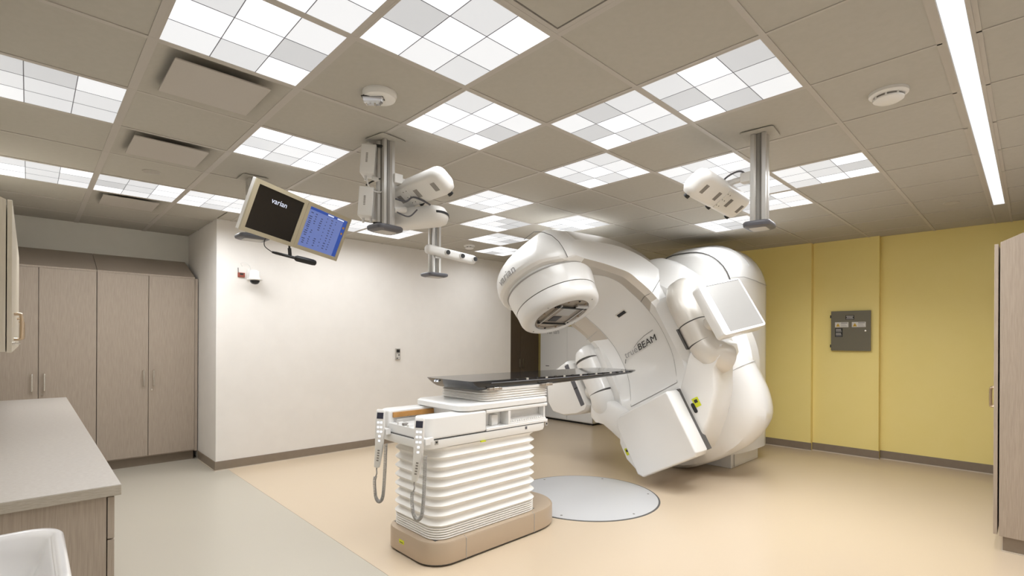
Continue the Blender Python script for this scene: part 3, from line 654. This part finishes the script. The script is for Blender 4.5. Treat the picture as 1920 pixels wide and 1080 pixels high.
# rotating drum between stand and gantry
MB().lathe([(.80, 1.70), (.84, 1.74), (.84, 1.93)], (0, 0, 0), 64, 'x').xf(TW).build('drum', M_shell, LA, smooth=40)
# rear shroud of the gantry, lofted along the rotation axis
O1 = [(1.05,.0),(1.05,.28),(.88,.42),(.58,.60),(.2,.66),(-.1,.70),(-.22,.68),(-.36,.61),(-.57,.49),(-.76,.33),(-.89,.18),(-1.0,0)]
O2 = [(1.14,.0),(1.12,.33),(.95,.50),(.58,.66),(.2,.69),(-.09,.70),(-.22,.67),(-.38,.62),(-.57,.54),(-.74,.43),(-.90,.25),(-1.05,0)]
O25 = [(1.19,.0),(1.17,.33),(1.02,.54),(.58,.74),(.2,.74),(-.05,.73),(-.22,.75),(-.44,.72),(-.68,.68),(-.9,.58),(-1.06,.34),(-1.11,0)]
O3 = [(1.22,.0),(1.19,.33),(1.05,.56),(.58,.77),(.2,.76),(-.04,.75),(-.25,.77),(-.48,.77),(-.74,.745),(-.96,.64),(-1.10,.36),(-1.135,0)]
def outl(O, x, k=1.0):
    s = spline([(w*k, u*k, 0) for w, u in O], 4); right = [(x, -p[1], p[0]) for p in s]; left = [(x, p[1], p[0]) for p in s[1:-1]][::-1]
    return right+left
MB().loft([outl(O1, 1.20, .96), outl(O1, 1.24), outl(O2, 1.38), outl(O25, 1.46), outl(O3, 1.56), outl(O3, 1.72), outl(O3, 1.80, .985), outl(O3, 1.83, .95)]).xf(TW).build('gantry_shroud', M_shell, LA, smooth=40)
for sg in (-1, 1):
    pth = [TW(1.383, sg*(p[1]+.003), p[0]) for p in spline([(w, u, 0) for w, u in O2[4:11]], 5)]
    MB().tube(pth, .003, 6).build('shroud_seam', M_gap2, LA)
    MB().tube([TW(x, sg*u, w) for x, u, w in ((1.15, .585, -.42), (1.38, .617, -.40), (1.46, .735, -.39), (1.56, .778, -.38), (1.76, .778, -.36))], .003, 6).build('shroud_seam', M_gap2, LA)
# C-shaped gantry body, lofted sideways
B0 = [(-.46,.94),(-.2,.905),(.1,.888),(.32,.886),(.57,.885),(.76,.83),(.88,.73),(1.0,.61),(1.08,.49),(1.135,.35),(1.145,.16),(1.11,-.03),(1.01,-.21),(.93,-.33),(.90,-.48),(.92,-.95),(1.05,-1.05),(1.35,-1.08),(1.55,-1.0),(1.58,.6),(1.55,1.10),(1.38,1.30),(1.1,1.39),(.77,1.42),(.39,1.415),(0,1.385),(-.25,1.31),(-.42,1.17),(-.5,1.03)]
B1 = [(-.44,.915),(-.2,.90),(.1,.885),(.29,.865),(.47,.84),(.65,.805),(.76,.73),(.88,.63),(.96,.53),(1.03,.38),(1.05,.18),(1.04,0),(.98,-.2),(.95,-.34),(.95,-.5),(.98,-.9),(1.08,-.98),(1.35,-1.02),(1.55,-.95),(1.58,.6),(1.53,.97),(1.37,1.16),(1.1,1.26),(.77,1.31),(.39,1.30),(0,1.27),(-.25,1.20),(-.42,1.09),(-.5,1.0)]
B2 = [(-.42,.93),(-.2,.915),(.1,.90),(.30,.885),(.49,.86),(.68,.825),(.79,.75),(.91,.65),(.99,.54),(1.06,.38),(1.08,.18),(1.07,0),(1.02,-.2),(1.0,-.34),(1.0,-.5),(1.03,-.88),(1.12,-.95),(1.35,-.98),(1.52,-.92),(1.55,.6),(1.48,.80),(1.33,.97),(1.1,1.09),(.77,1.155),(.39,1.15),(0,1.115),(-.25,1.075),(-.42,1.02),(-.48,.97)]
def lerp(a, b, t): return [(p[0]+(q[0]-p[0])*t, p[1]+(q[1]-p[1])*t) for p, q in zip(a, b)]
def clayer(u):
    a = abs(u)
    if a <= .3: P = B0
    elif a <= .42: P = lerp(B0, B1, (a-.3)/.12)
    else: P = lerp(B1, B2, min(1, (a-.42)/.065))
    wm = min(-.585, -1.0+a*a*1.76)
    k = math.sqrt(max(0, 1-(a/.505)**2))
    # sub-divide as a closed smooth chain
    n = len(P); out = []
    for i in range(n):
        p0, p1, p2, p3 = P[i-1], P[i], P[(i+1) % n], P[(i+2) % n]
        for q in range(3):
            t = q/3; x, w = [0.5*(2*p1[c]+(p2[c]-p0[c])*t+(2*p0[c]-5*p1[c]+4*p2[c]-p3[c])*t*t+(3*p1[c]-p0[c]-3*p2[c]+p3[c])*t**3) for c in (0, 1)]
            out.append((x*k if x < 0 else x, u, max(w, wm)))
    return out
US = [-.485, -.4825, -.42, -.415, -.36, -.305, -.30, -.22, -.12, 0, .12, .22, .30, .305, .36, .415, .42, .4825, .485]
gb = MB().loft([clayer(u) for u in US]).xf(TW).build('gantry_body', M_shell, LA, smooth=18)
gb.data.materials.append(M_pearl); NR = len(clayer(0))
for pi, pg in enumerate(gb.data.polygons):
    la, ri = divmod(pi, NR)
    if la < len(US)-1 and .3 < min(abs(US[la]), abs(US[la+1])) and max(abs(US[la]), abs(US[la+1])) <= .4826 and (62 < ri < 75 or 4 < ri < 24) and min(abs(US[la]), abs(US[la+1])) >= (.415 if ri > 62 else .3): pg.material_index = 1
def seam(pts, r=.0028, m=None, name='panel_seam'): return MB().tube([TW(*p) for p in pts], r, 6).build(name, m or M_gap2, LA)
for sg in (-1, 1):
    ch = spline([(p[0]-.001, sg*.301, p[1]) for p in B0[3:14]], 6); seam(ch)
seam([(.998, 0, .622), (.998, .30, .622), (.93, .40, .58), (.89, .455, .56)]); seam([(.925, -.30, -.33), (.925, 0, -.332), (.925, .30, -.33)], .0035)
seam([(.997, -.301, .61), (.92, -.38, .60), (.90, -.421, .60), (.955, -.486, .61), (1.2, -.487, .76), (1.36, -.487, .86), (1.42, -.455, .98)], .0028, M_gap)
def headring(xs, w0):
    out = []
    for a, w in w0: out.append((xs*1.0, a, w))
    return out
seam([(-.20, -.452, .91), (-.215, -.462, .96), (-.225, -.461, 1.02), (-.235, -.455, 1.08), (-.245, -.42, 1.17), (-.26, -.36, 1.25), (-.275, -.28, 1.315), (-.29, -.15, 1.32)], .003, M_gap)
# treatment head rings
MB().lathe([(.43, .96), (.432, .86), (.422, .80), (.408, .725)], (0, 0, 0), 72).xf(lambda a, b, c: TW(a, b, c)).build('upper_head_ring', M_shell, LA, smooth=40)
MB().lathe([(.402, .73), (.402, .716)], (0, 0, 0), 72).xf(TW).build('head_ring_gap', M_gap, LA)
hr = MB().lathe([(.406, .717), (.402, .66), (.398, .625), (.385, .598), (.36, .580), (.325, .574), (.285, .574), (.276, .578), (.272, .60), (.272, .612)], (0, 0, 0), 72).xf(TW).build('lower_head_ring', M_shell, LA, smooth=40)
MB().lathe([(.440, .905), (.440, .895)], (0, 0, 0), 72).xf(TW).build('head_ring_gap', M_gap2, LA)
ap = MB().lathe([(.271, .606), (.271, .590), (.25, .586)], (0, 0, 0), 64).xf(TW).build('aperture_plate', mat('aperture_tan', (.40, .345, .28), .35, metal=.4), LA)
MB().lathe([(.262, .587), (.262, .583), (.236, .583), (.236, .587)], (0, 0, 0), 64).xf(TW).build('aperture_rim', M_stone, ap)
def abox(nm_, lo, hi, m): return MB().box(lo, hi).xf(TW).build(nm_, m, ap)
abox('jaw_window', (-.14, -.13, .579), (.14, .13, .586), M_stone); abox('leaf_bank', (-.10, .02, .577), (.02, .11, .580), M_black)
abox('leaf_bank', (-.10, -.12, .577), (.10, .0, .5795), mat('steel_leaf', (.45, .43, .40), .3, metal=.7))
for k in range(5): abox('leaf', (-.085+k*.02, .03, .5755), (-.075+k*.02, .10, .5775), M_darkgrey)
for (x0, u0, x1, u1) in ((-.21, -.15, .21, -.135), (-.21, .14, .20, .15), (.16, -.18, .175, .12), (-.18, -.17, -.165, .16)): abox('guide_rail', (x0, u0, .566), (x1, u1, .580), M_black if abs(u0-u1) < .05 else M_alu)
abox('mirror_mount', (.02, -.20, .560), (.19, -.165, .582), M_alu); abox('mirror_mount', (.03, -.16, .568), (.17, -.14, .582), M_black)
for a in range(0, 360, 30):
    x, u = .248*math.cos(R(a)), .248*math.sin(R(a)); abox('screw', (x-.007, u-.007, .575), (x+.007, u+.007, .5835), M_black if a % 60 else M_brass)
for a in (20, 110, 200, 290):
    x, u = .33*math.cos(R(a)), .33*math.sin(R(a)); MB().lathe([(.006, .570), (.006, .576)], (x, u, 0), 8).xf(TW).build('screw', M_gap2, hr)
# head lettering wraps round the cap
tx = text_mb('varian', .112, .002); RH = .504
def wrapt(a, b, c):
    ph = R(-6)+a/.5; return TW(-(RH+c)*math.cos(ph), -(RH+c)*math.sin(ph), 1.015+b)
tx.xf(wrapt).build('lettering', M_inkg, LA, smooth=0)
# logo on the gantry face
LX, LW = 1.132, .232
def facem(u, w, x=LX): return lambda a, b, c: TW(x-c-.004, u-a, w+b)
text_mb('true', .105, .0016, 'RIGHT', shear=.15).xf(facem(.055, LW)).build('logo_true', M_inkg, LA, smooth=0)
text_mb('BEAM', .102, .0016, 'LEFT', .0, .15).xf(facem(.045, LW)).build('logo_beam', M_ink, LA, smooth=0)
MB().tube([TW(LX-.006, u, w) for u, w in ((.08, LW+.03), (.0, LW+.062), (-.1, LW+.082), (-.215, LW+.088))], .0022, 6).build('logo_swoosh', M_ink, LA)
MB().tube([TW(LX-.006, u, w) for u, w in ((.262, LW-.075), (.235, LW-.035))], .0035, 6).build('logo_swoosh', M_ink, LA)
# slot in the face
sm = frame3((.985, -.035, .618), (0, -1, 0), (-.72, 0, .69), (-.69, 0, -.72))
MB().box((-.065, -.028, -.02), (.065, .028, .004)).mx(sm).xf(TW).build('face_slot_frame', M_shell2, LA, bevel=.004)
MB().box((-.05, -.018, -.02), (.058, .020, .0055)).mx(sm).xf(TW).build('face_slot', M_black, LA)
# portal imager panel at the foot of the gantry
pv = [(.30,-.405),(-.305,-.405),(-.315,-.43),(-.315,-1.02),(-.28,-1.05),(.33,-1.045),(.375,-1.0),(.375,-.50),(.34,-.42)]
cu, cw = .02, -.73
def sc2(P, k, x): return [(x, cu+(u-cu)*k, cw+(w-cw)*k) for u, w in P]
MB().loft([sc2(pv, .955, .635), sc2(pv, .985, .645), sc2(pv, 1.0, .67), sc2(pv, 1.0, .84), sc2(pv, .97, .87)]).xf(TW).build('imager_panel', M_shell, LA, bevel=.012, smooth=40)
pl = [(.36,-.47),(.40,-.52),(.47,-.65),(.47,-.82),(.40,-.98),(.36,-1.0)]
MB().loft([[(x, u*k2, w) for u, w in pl] for x, k2 in ((.70, .98), (.73, 1.0), (.90, 1.0))]).xf(TW).build('imager_side_cover', M_shell, LA, bevel=.012)
def sticker(x, u, w, hu, hw, axis='f'):
    if axis == 'f': MB().box((x-.0015, u-hu, w-hw), (x, u+hu, w+hw)).xf(TW).build('warning_sticker', M_sticker, LA); MB().box((x-.0025, u-hu*.5, w-hw*.1), (x-.0014, u+hu*.5, w+hw*.6)).xf(TW).build('sticker_print', M_ink, LA)
sticker(.699, .415, -.755, .022, .036)
B0x = MB().box((.86, -.31, -1.02), (.95, .33, -.40)).xf(TW).build('imager_gap', M_gap, LA)
# lower side covers, imaging arms
cv = [(-.30,-.39),(-.42,-.27),(-.54,-.14),(-.64,-.06),(-.80,-.10),(-.865,-.20),(-.84,-.28),(-.74,-.35),(-.68,-.45),(-.61,-.58),(-.45,-.77),(-.29,-.91),(-.17,-1.0),(-.10,-1.0),(-.10,-.6)]
def cvr(x, k, sg): return [(x, sg*(-.45+(u+.45)*k)*-1*-1, -.5+(w+.5)*k) for u, w in cv]
for sg in (1, -1):
    MB().loft([cvr(.905, .84, sg), cvr(.915, .92, sg), cvr(.945, .98, sg), cvr(1.0, 1.0, sg), cvr(1.30, 1.0, sg)]).xf(TW).build('arm_cover', M_shell, LA, smooth=50)
    sh = [(-.40,.56),(-.55,.53),(-.70,.47),(-.82,.36),(-.84,.1),(-.80,-.2),(-.60,-.34),(-.40,-.34)]
    if sg < 0: sh = [(-.40,.50),(-.50,.48),(-.60,.42),(-.68,.30),(-.70,.1),(-.70,-.2),(-.60,-.34),(-.40,-.34)]
    MB().loft([[(x, sg*(-.5+(u+.5)*k), .08+(w-.08)*k) for u, w in sh] for x, k in ((1.0, .86), (1.03, .96), (1.08, 1.0), (1.40, 1.0))]).xf(TW).build('arm_shoulder', M_shell, LA, smooth=50)
    uc = sg*-.69 if sg > 0 else .625; r0, r1 = (.108, -.092) if sg > 0 else (.37, -.02)
    cc = (.99, uc, 0)
    up_ = ((.99, r0+.012), (.99, r0+.14), (.995, r0+.22), (1.02, r0+.29), (1.08, r0+.35), (1.18, r0+.38)) if sg > 0 else ((.99, r0+.012), (.992, r0+.03), (1.0, r0+.05), (1.03, r0+.07), (1.08, r0+.09), (1.16, r0+.10))
    MB().tube([TW(x, uc, w) for x, w in up_], [.138, .139, .141, .145, .15, .155] if sg > 0 else [.138, .136, .132, .125, .12, .12], 40).build('arm_column', M_shell2 if sg > 0 else M_shell, LA, smooth=50)
    gr = .134 if sg > 0 else .1372; MB().lathe([(gr, r0+.014), (gr, r0-.004)], cc, 40).xf(TW).build('joint_gap', M_gap, LA); MB().lathe([(.138, r0), (.138, r1)], cc, 40).xf(TW).build('arm_joint', M_shell2 if sg > 0 else M_shell, LA)
    MB().lathe([(gr, r1+.004), (gr, r1-.014)], cc, 40).xf(TW).build('joint_gap', M_gap, LA)
    MB().tube([TW(x, uc+sg*du, w) for x, du, w in ((.99, 0, r1-.01), (.99, -.005, r1-.07), (1.0, -.025, r1-.12), (1.04, -.045, r1-.17), (1.12, -.06, r1-.21))], [.138, .141, .147, .15, .15], 40).build('arm_elbow', M_shell2 if sg > 0 else M_shell, LA, smooth=50)
    if sg > 0: MB().box((.885, -.573, r1-.008), (1.02, -.557, r0+.01)).xf(TW).build('joint_slot', M_gap, LA)
sticker(.9045, -.40, -.585, .034, .045)
MB().loft([[(x, p[0], p[1]) for p in rrect(-.355, -.625, .018, .05, .0175, 5)] for x in (.899, .908)]).xf(TW).build('handle_slot', M_black, LA)
# flat detector on the right
A = .435; e2 = Vector((math.cos(A), -math.sin(A), 0)); e1 = Vector((0, 0, 1)); nn = Vector((-math.sin(A), -math.cos(A), 0)); Cd = Vector((.949, -1.14, .054))
dmx = frame3(Cd, e2, e1, nn)
def dring(x0, x1, z0, z1, r, n): return [(p[0], p[1], n) for p in rrect((x0+x1)/2, (z0+z1)/2, (x1-x0)/2, (z1-z0)/2, r, 4)]
dp = MB().loft([dring(-.25, .21, -.24, .235, .03, -.125), dring(-.285, .225, -.262, .258, .03, -.10), dring(-.285, .225, -.262, .258, .03, -.03), dring(-.272, .223, -.260, .256, .03, -.006), dring(-.25, .218, -.255, .25, .025, .0)]).mx(dmx).xf(TW).build('detector_panel', M_shell, LA, smooth=45)
MB().box((-.20, -.235, -.01), (.20, .235, .0018)).mx(dmx).xf(TW).build('detector_screen', mat('detector_grey', (.27, .26, .245), .35, metal=.2), dp, bevel=.001)
MB().tube([(dmx @ Vector((-.20, .237, .002))), (dmx @ Vector((.20, .237, .002)))], .0025, 6).xf(TW).build('screen_seam', M_gap, dp)
MB().tube([TW(.99, -.69, 0), TW(1.0, -.85, .03), TW(1.02, -1.0, .05)], .075, 14).build('detector_arm', M_shell2, LA)
# x-ray source on the left
sbx = [(.80,-.10),(.80,.44),(.86,.50),(1.05,.49),(1.28,.36),(1.36,.18),(1.34,.05),(1.2,-.06),(1.0,-.13),(.86,-.14)]
def sb(x, k): return [(x, 1.06+(u-1.06)*k, .16+(w-.16)*k) for u, w in sbx]
sr = MB().loft([sb(.90, .86), sb(.905, .93), sb(.93, .98), sb(.97, 1.0), sb(1.30, 1.0), sb(1.36, .9)]).xf(TW).build('source_housing', M_shell, LA, smooth=40)
MB().loft([[(x, p[0], p[1]) for p in rrect(.868, .19, .030, .26, .012, 4)] for x in (.899, .906)]).xf(TW).build('source_window', M_darkgrey, sr)
MB().box((.897, .84, .14), (.9, .896, .152)).xf(TW).build('window_bar', M_black, sr)
MB().tube([TW(.99, .69, 0), TW(1.05, .95, .1)], .075, 14).build('source_arm', M_shell2, LA)

# ------------------------------------------------------------------ turntable disc in the floor
t = thing('turntable_cover', 'large round grey steel turntable cover set in the peach floor', 'floor plate', (2.70, 0.85, 0))
MB().lathe([(.672, .0), (.672, .0015), (.655, .002)], (2.70, .85, 0), 96).build('rim', M_gap, t)
MB().lathe([(.656, .0015), (.656, .004), (.650, .005)], (2.70, .85, 0), 96).build('disc', M_disc, t)
for k in range(6):
    a = R(20+60*k); MB().lathe([(.010, .004), (.010, .0065), (.006, .007)], (2.70+.60*math.cos(a), .85+.60*math.sin(a), 0), 12).build('bolt', M_alud, t)

# ------------------------------------------------------------------ treatment couch
TC = thing('treatment_couch', 'white treatment couch with pleated bellows and long black tabletop', 'treatment couch', (1.35, 0.85, 0))
YC = .845
def plan(x0, hw, r, xs, xt, z, k=0.0):
    pts = []
    for a in range(0, 91, 10): pts.append((x0+r-r*math.cos(R(a))*1.0, YC-hw+r-r*math.sin(R(a)), z))
    n = 16
    for q in range(n+1):
        a = -90+180*q/n; pts.append((xs+(xt-xs)*math.cos(R(a))**.8 if abs(a) < 90 else xs, YC+hw*math.sin(R(a)), z))
    for a in range(90, -1, -10): pts.append((x0+r-r*math.cos(R(a)), YC+hw-r+r*math.sin(R(a)), z))
    return pts
MB().loft([plan(.797, .31, .17, 1.72, 2.09, .016), plan(.797, .31, .17, 1.72, 2.09, .14), plan(.803, .304, .165, 1.715, 2.08, .152), plan(.82, .287, .15, 1.70, 2.06, .157)]).build('plinth', M_plinth, TC, smooth=40)
MB().loft([plan(.805, .302, .165, 1.715, 2.08, .0055), plan(.805, .302, .165, 1.715, 2.08, .017)]).build('plinth_shadow_gap', M_gap, TC)
for xx in (1.06, 1.70):
    MB().tube([(xx, YC-.311, .012), (xx, YC-.311, .145), (xx, YC-.29, .158)], .0022, 6).build('plinth_seam', M_gap2, TC)
B((.7955, .86, .075), (.7975, .92, .10)).build('yellow_label', M_sticker, TC); B((.7948, .87, .082), (.7956, .91, .086)).build('label_print', M_ink, TC)
# bellows
def rr3(hx, hy, r, z, cx=1.315, cy=YC): return [(p[0], p[1], z) for p in rrect(cx, cy, hx, hy, r, 8)]
rings = []
for k in range(6):
    z = .157+k*.0155
    rings += [rr3(.452, .252, .095, z), rr3(.470, .270, .105, z+.0035), rr3(.472, .272, .105, z+.0080), rr3(.470, .270, .105, z+.0125), rr3(.452, .252, .095, z+.0150)]
z = .157+6*.0155; NF = 8; dz = (.745-z)/NF
for k in range(NF):
    for q in range(8):
        f = q/8; off = .013*(1-math.sin(math.pi*f))+.014*(.5+.5*math.cos(2*math.pi*f))
        rings.append(rr3(.452+off, .250+off, .10+off*.4, z+(k+f)*dz))
rings.append(rr3(.477, .275, .11, .746))
MB().loft(rings).build('bellows', M_bellows, TC, smooth=50)
B((.86, .6, .156), (1.77, 1.09, .158)).build('bellows_tray', M_gap, TC)
# carriage
MB().loft([rr3(.535, .262, .06, .742, 1.31), rr3(.556, .283, .075, .752, 1.31), rr3(.562, .288, .075, .77, 1.31), rr3(.562, .288, .075, .803, 1.31)]).build('carriage_tray', M_shell, TC, smooth=40)
MB().loft([rr3(.553, .280, .07, .803, 1.31), rr3(.553, .280, .07, .809, 1.31)]).build('carriage_gap', M_gap, TC)
def rail(nm_, poly, z0, z1, bev=.016): return MB().prism(poly, z0, z1).build(nm_, M_shell, TC, bevel=bev)
yN, yF_ = YC-.287, YC+.287
def corner(x0, y, sgn, r=.06):   # rounded outer corner at the foot end
    return [(x0+r-r*math.cos(R(a)), y+sgn*(r-r*math.sin(R(a)))) for a in range(0, 91, 15)]
rail('near_rail', [(1.25, yN+.13), (.757, yN+.13)]+corner(.757, yN, 1)+[(1.25, yN)], .809, .952)
rail('far_rail', [(1.87, yF_-.13), (.757, yF_-.13)]+corner(.757, yF_, -1)+[(1.87, yF_)], .809, .952)
rail('mid_block', [(1.12, yN+.131), (1.868, yN+.131), (1.868, yF_-.131), (1.12, yF_-.131)], .809, .950, .003)
rail('foot_bridge', [(.762, yN+.131), (1.119, yN+.131), (1.119, yF_-.131), (.762, yF_-.131)], .809, .868, .003)
# near side niche and tool tray
B((1.2505, yN+.004, .928), (1.868, yN+.129, .952)).build('niche_top', M_shell, TC, bevel=.006)
B((1.2505, yN, .809), (1.868, yN+.129, .830)).build('niche_floor', M_shell, TC, bevel=.004)
B((1.2505, yN+.085, .8305), (1.868, yN+.129, .9275)).build('niche_back', M_shell, TC)
B((1.455, yN+.002, .8305), (1.475, yN+.084, .9275)).build('niche_divider', M_shell, TC); B((1.852, yN+.03, .8305), (1.868, yN+.084, .9275)).build('niche_end', M_shell, TC)
MB().prism([(yN+.004, .8305), (yN+.084, .8305), (yN+.084, .8655), (yN+.02, .846), (yN+.004, .840)], 1.476, 1.851, 'x').build('tool_tray', M_shell, TC)
for k in range(16): B((1.486+k*.0225, yN+.006, .842), (1.497+k*.0225, yN+.02, .856)).build('tray_tooth', M_shell, TC)
B((1.34, yN+.05, .8305), (1.40, yN+.084, .905)).build('niche_post', M_pod, TC, bevel=.004)
B((.79, yF_-.145, .900), (1.118, yF_-.131, .934)).build('orange_strip', M_orange, TC)
B((.80, yF_-.165, .868), (.98, yF_-.15, .89)).build('guide_rail', M_alu, TC, bevel=.002)
for k, y in enumerate((.76, .82, .88)): B((.764, y, .868), (.80, y+.02, .885)).build('end_stop', M_podd if k % 2 else M_shell, TC, bevel=.002)
for x_, z_ in ((.835, .792), (1.85, .795)):
    B((x_-.012, yN-.004, z_-.016), (x_+.014, yN, z_+.014)).build('corner_clip', M_greyp, TC, bevel=.001); B((x_-.006, yN-.0055, z_-.006), (x_+.007, yN-.0035, z_+.006)).build('clip_core', M_ink, TC)
B((1.62, yN-.003, .778), (1.64, yN, .798)).build('side_socket', M_darkgrey, TC)
B((1.20, yN-.006, .742), (1.24, yN+.01, .750)).build('yellow_label', M_sticker, TC)
# slide, small bellows, tabletop
MB().loft([[(p[0], p[1], z) for p in rrect(1.47, YC, .43-d, .285-d, .07, 6)] for z, d in ((.953, .012), (.962, .0), (.992, .0), (1.002, .012))]).build('slide_deck', M_shell, TC, smooth=40)
rings = []
for k in range(4):
    for q in range(6):
        f = q/6; off = .012*(.5-.5*math.cos(2*math.pi*f)); rings.append([(p[0], p[1], 1.002+(k+f)*.0175) for p in rrect(1.585, YC, .325+off, .25+off, .06, 6)])
rings.append([(p[0], p[1], 1.074) for p in rrect(1.585, YC, .325, .25, .06, 6)])
MB().loft(rings).build('upper_bellows', M_bellows, TC, smooth=50)
MB().loft([[(p[0], p[1], z) for p in rrect(1.60, YC, .335, .262, .05, 6)] for z in (1.074, 1.095)]).build('top_frame', M_shell, TC, bevel=.003)
for xx in (1.33, 1.86): B((xx-.06, YC-.292, 1.082), (xx+.06, YC-.262, 1.10)).build('clamp_bar', M_stone, TC, bevel=.004); B((xx-.02, YC-.298, 1.086), (xx+.02, YC-.29, 1.104)).build('clamp_knob', M_chrome, TC, bevel=.003)
# tabletop, lofted along its length
def sect(x, hw, zt, th, xo=0.0):
    pr_ = [(-1, 0), (-1, -.22), (-.99, -.45), (-.965, -.68), (-.92, -.86), (-.85, -.96), (-.7, -1), (.7, -1), (.85, -.96), (.92, -.86), (.965, -.68), (.99, -.45), (1, -.22), (1, 0)]
    return [(x+xo*(-b)*th, YC+a*hw, zt+b*th) for a, b in pr_]
secs = [sect(1.128, .225, 1.15, .062, 1.1), sect(1.134, .255, 1.15, .066, 1.1), sect(1.155, .270, 1.15, .070, 1.0), sect(1.22, .275, 1.15, .070, .5), sect(1.5, .275, 1.15, .068), sect(1.95, .275, 1.15, .066), sect(2.4, .272, 1.15, .055), sect(2.85, .266, 1.15, .042), sect(3.08, .255, 1.15, .033), sect(3.18, .225, 1.15, .026), sect(3.23, .16, 1.149, .018), sect(3.245, .09, 1.148, .010)]
tt = MB().loft(secs).build('tabletop', M_carbon, TC, smooth=40)
for k in range(15):
    x_ = 1.55+k*.105; B((x_-.012, YC-.2775, 1.138), (x_+.012, YC-.268, 1.1515)).build('index_notch', M_black if k % 2 == 0 else M_greyp, tt)
MB().tube([(1.3, YC-.2765, 1.132), (1.9, YC-.2765, 1.132), (2.4, YC-.2735, 1.135), (3.0, YC-.262, 1.14)], .003, 6).build('edge_line', M_darkgrey, tt)
for k, (yy, zz) in enumerate(((1.015, 1.128), (1.0, 1.125), (.985, 1.128), (.965, 1.126))): MB().lathe([(.006, -.004), (.006, .003)], (1.146, yy, zz), 10, 'x').build('foot_glint', M_led if k % 2 == 0 else M_greyp, tt)  # glowing and grey dots put in for glints on the foot end

# ------------------------------------------------------------------ hand pendants with coiled cords
def pendant(label, yo, cordx, dpt):
    t = thing('hand_pendant', label, 'hand control', (.70, yo, .55), 'hand pendants hanging at the foot of the couch')
    Y0 = yo
    path = spline([(.695, Y0, .965), (.690, Y0, .90), (.69, Y0+.006, .80), (.698, Y0+.03, .70), (.708, Y0+.066, .61), (.712, Y0+.084, .565)], 5)
    rings = []
    n = len(path)
    for i, p in enumerate(path):
        tg = (path[min(i+1, n-1)]-path[max(i-1, 0)]).normalized(); ex = Vector((.72, -.69, 0)); ex = (ex-tg*ex.dot(tg)).normalized(); ey = tg.cross(ex)
        f = i/(n-1); hw = .030 if f < .45 else .030-.012*(f-.45)/.55; ht = .014
        if i == 0 or i == n-1: hw *= .8; ht *= .7
        rings.append([p+ex*a+ey*b for a, b in rrect(0, 0, hw, ht, .010, 3)])
    bd = MB().loft(rings).build('body', M_pod, t, smooth=50)
    def face(i, hw, z0, z1, m, nm_, off=.0155, sx=0.0):
        # small plate on the front of the body, facing the foot end
        f0 = min(range(n), key=lambda k: abs(path[k].z-(z0+z1)/2)); p = path[f0]; tg = (path[min(f0+1, n-1)]-path[max(f0-1, 0)]).normalized()
        ex = Vector((.72, -.69, 0)); ex = (ex-tg*ex.dot(tg)).normalized(); ey = tg.cross(ex)
        if ey.dot(Vector((-.7, -.7, 0))) < 0: ey = -ey
        m4 = frame3(p+Vector((0, 0, (z0+z1)/2-p.z)), ex, -tg, ey)
        MB().box((sx-hw, -(z1-z0)/2, off-.003), (sx+hw, (z1-z0)/2, off)).mx(m4).build(nm_, m, bd)
    face(0, .021, .905, .945, mat('pendant_screen', (.03, .03, .05), .3), 'display')
    for r_ in range(5):
        for c_ in range(2 if r_ < 3 else 1): face(0, .0065, .875-r_*.030, .887-r_*.030, M_led, 'lit_key', sx=(-.010+c_*.02) if r_ < 3 else 0)
    for r_ in range(5): face(0, .007, .690-r_*.018, .698-r_*.018, M_podd, 'key')
    # holder
    MB().box((.712, Y0-.035, .80), (.7465, Y0+.03, .835)).box((.74, Y0+.008, .805), (.80, min(Y0+.0325, .5575) if Y0 < .6 else Y0+.03, .83) if Y0 < .6 else (.7465, Y0+.03, .83)).build('holder', M_shell, t)
    # cord: strain relief, then coil
    e = Vector(path[-1]); a0 = e+Vector((-.005, .0, -.05)); zb = dpt
    MB().tube(spline([e, e+Vector((0, .004, -.02)), a0+Vector((0, -.008, .01)), a0+Vector((0, .006, -.015))], 5), .0045, 6).build('strain_relief', M_cordg, t)
    y1 = a0.y+.006; y2 = Y0-.015+cordx
    cp = spline([(.705, y1, a0.z-.015), (.70, y1+.004, zb+.12), (.70, y1-.012, zb+.03), (.70, (y1+y2)/2, zb), (.705, y2+.012, zb+.03), (.71, y2, zb+.12), (.715, y2-.004, .60), (.72, y2-.004, .735)], 40)
    # resample to a helix
    L = [0.0]
    for i in range(1, len(cp)): L.append(L[-1]+(cp[i]-cp[i-1]).length)
    tot = L[-1]; pitch = .0085; N = int(tot/pitch*8); hel = []; j = 0
    for i in range(N+1):
        s = tot*i/N
        while j < len(L)-2 and L[j+1] < s: j += 1
        f = (s-L[j])/max(1e-9, L[j+1]-L[j]); p = cp[j].lerp(cp[j+1], f); tg = (cp[j+1]-cp[j]).normalized()
        a = Vector((1, 0, 0)); a = (a-tg*a.dot(tg)).normalized(); b = tg.cross(a); ang = 2*math.pi*s/pitch
        hel.append(p+(a*math.cos(ang)+b*math.sin(ang))*.0095)
    MB().tube(hel, .0030, 5).build('coiled_cord', M_cordg, t, smooth=60)
    return t
pendant('near hand pendant with coiled cord, in front of the couch bellows', .525, .0, .345)
pendant('far hand pendant with coiled cord, left against the floor', .985, .0, .345)
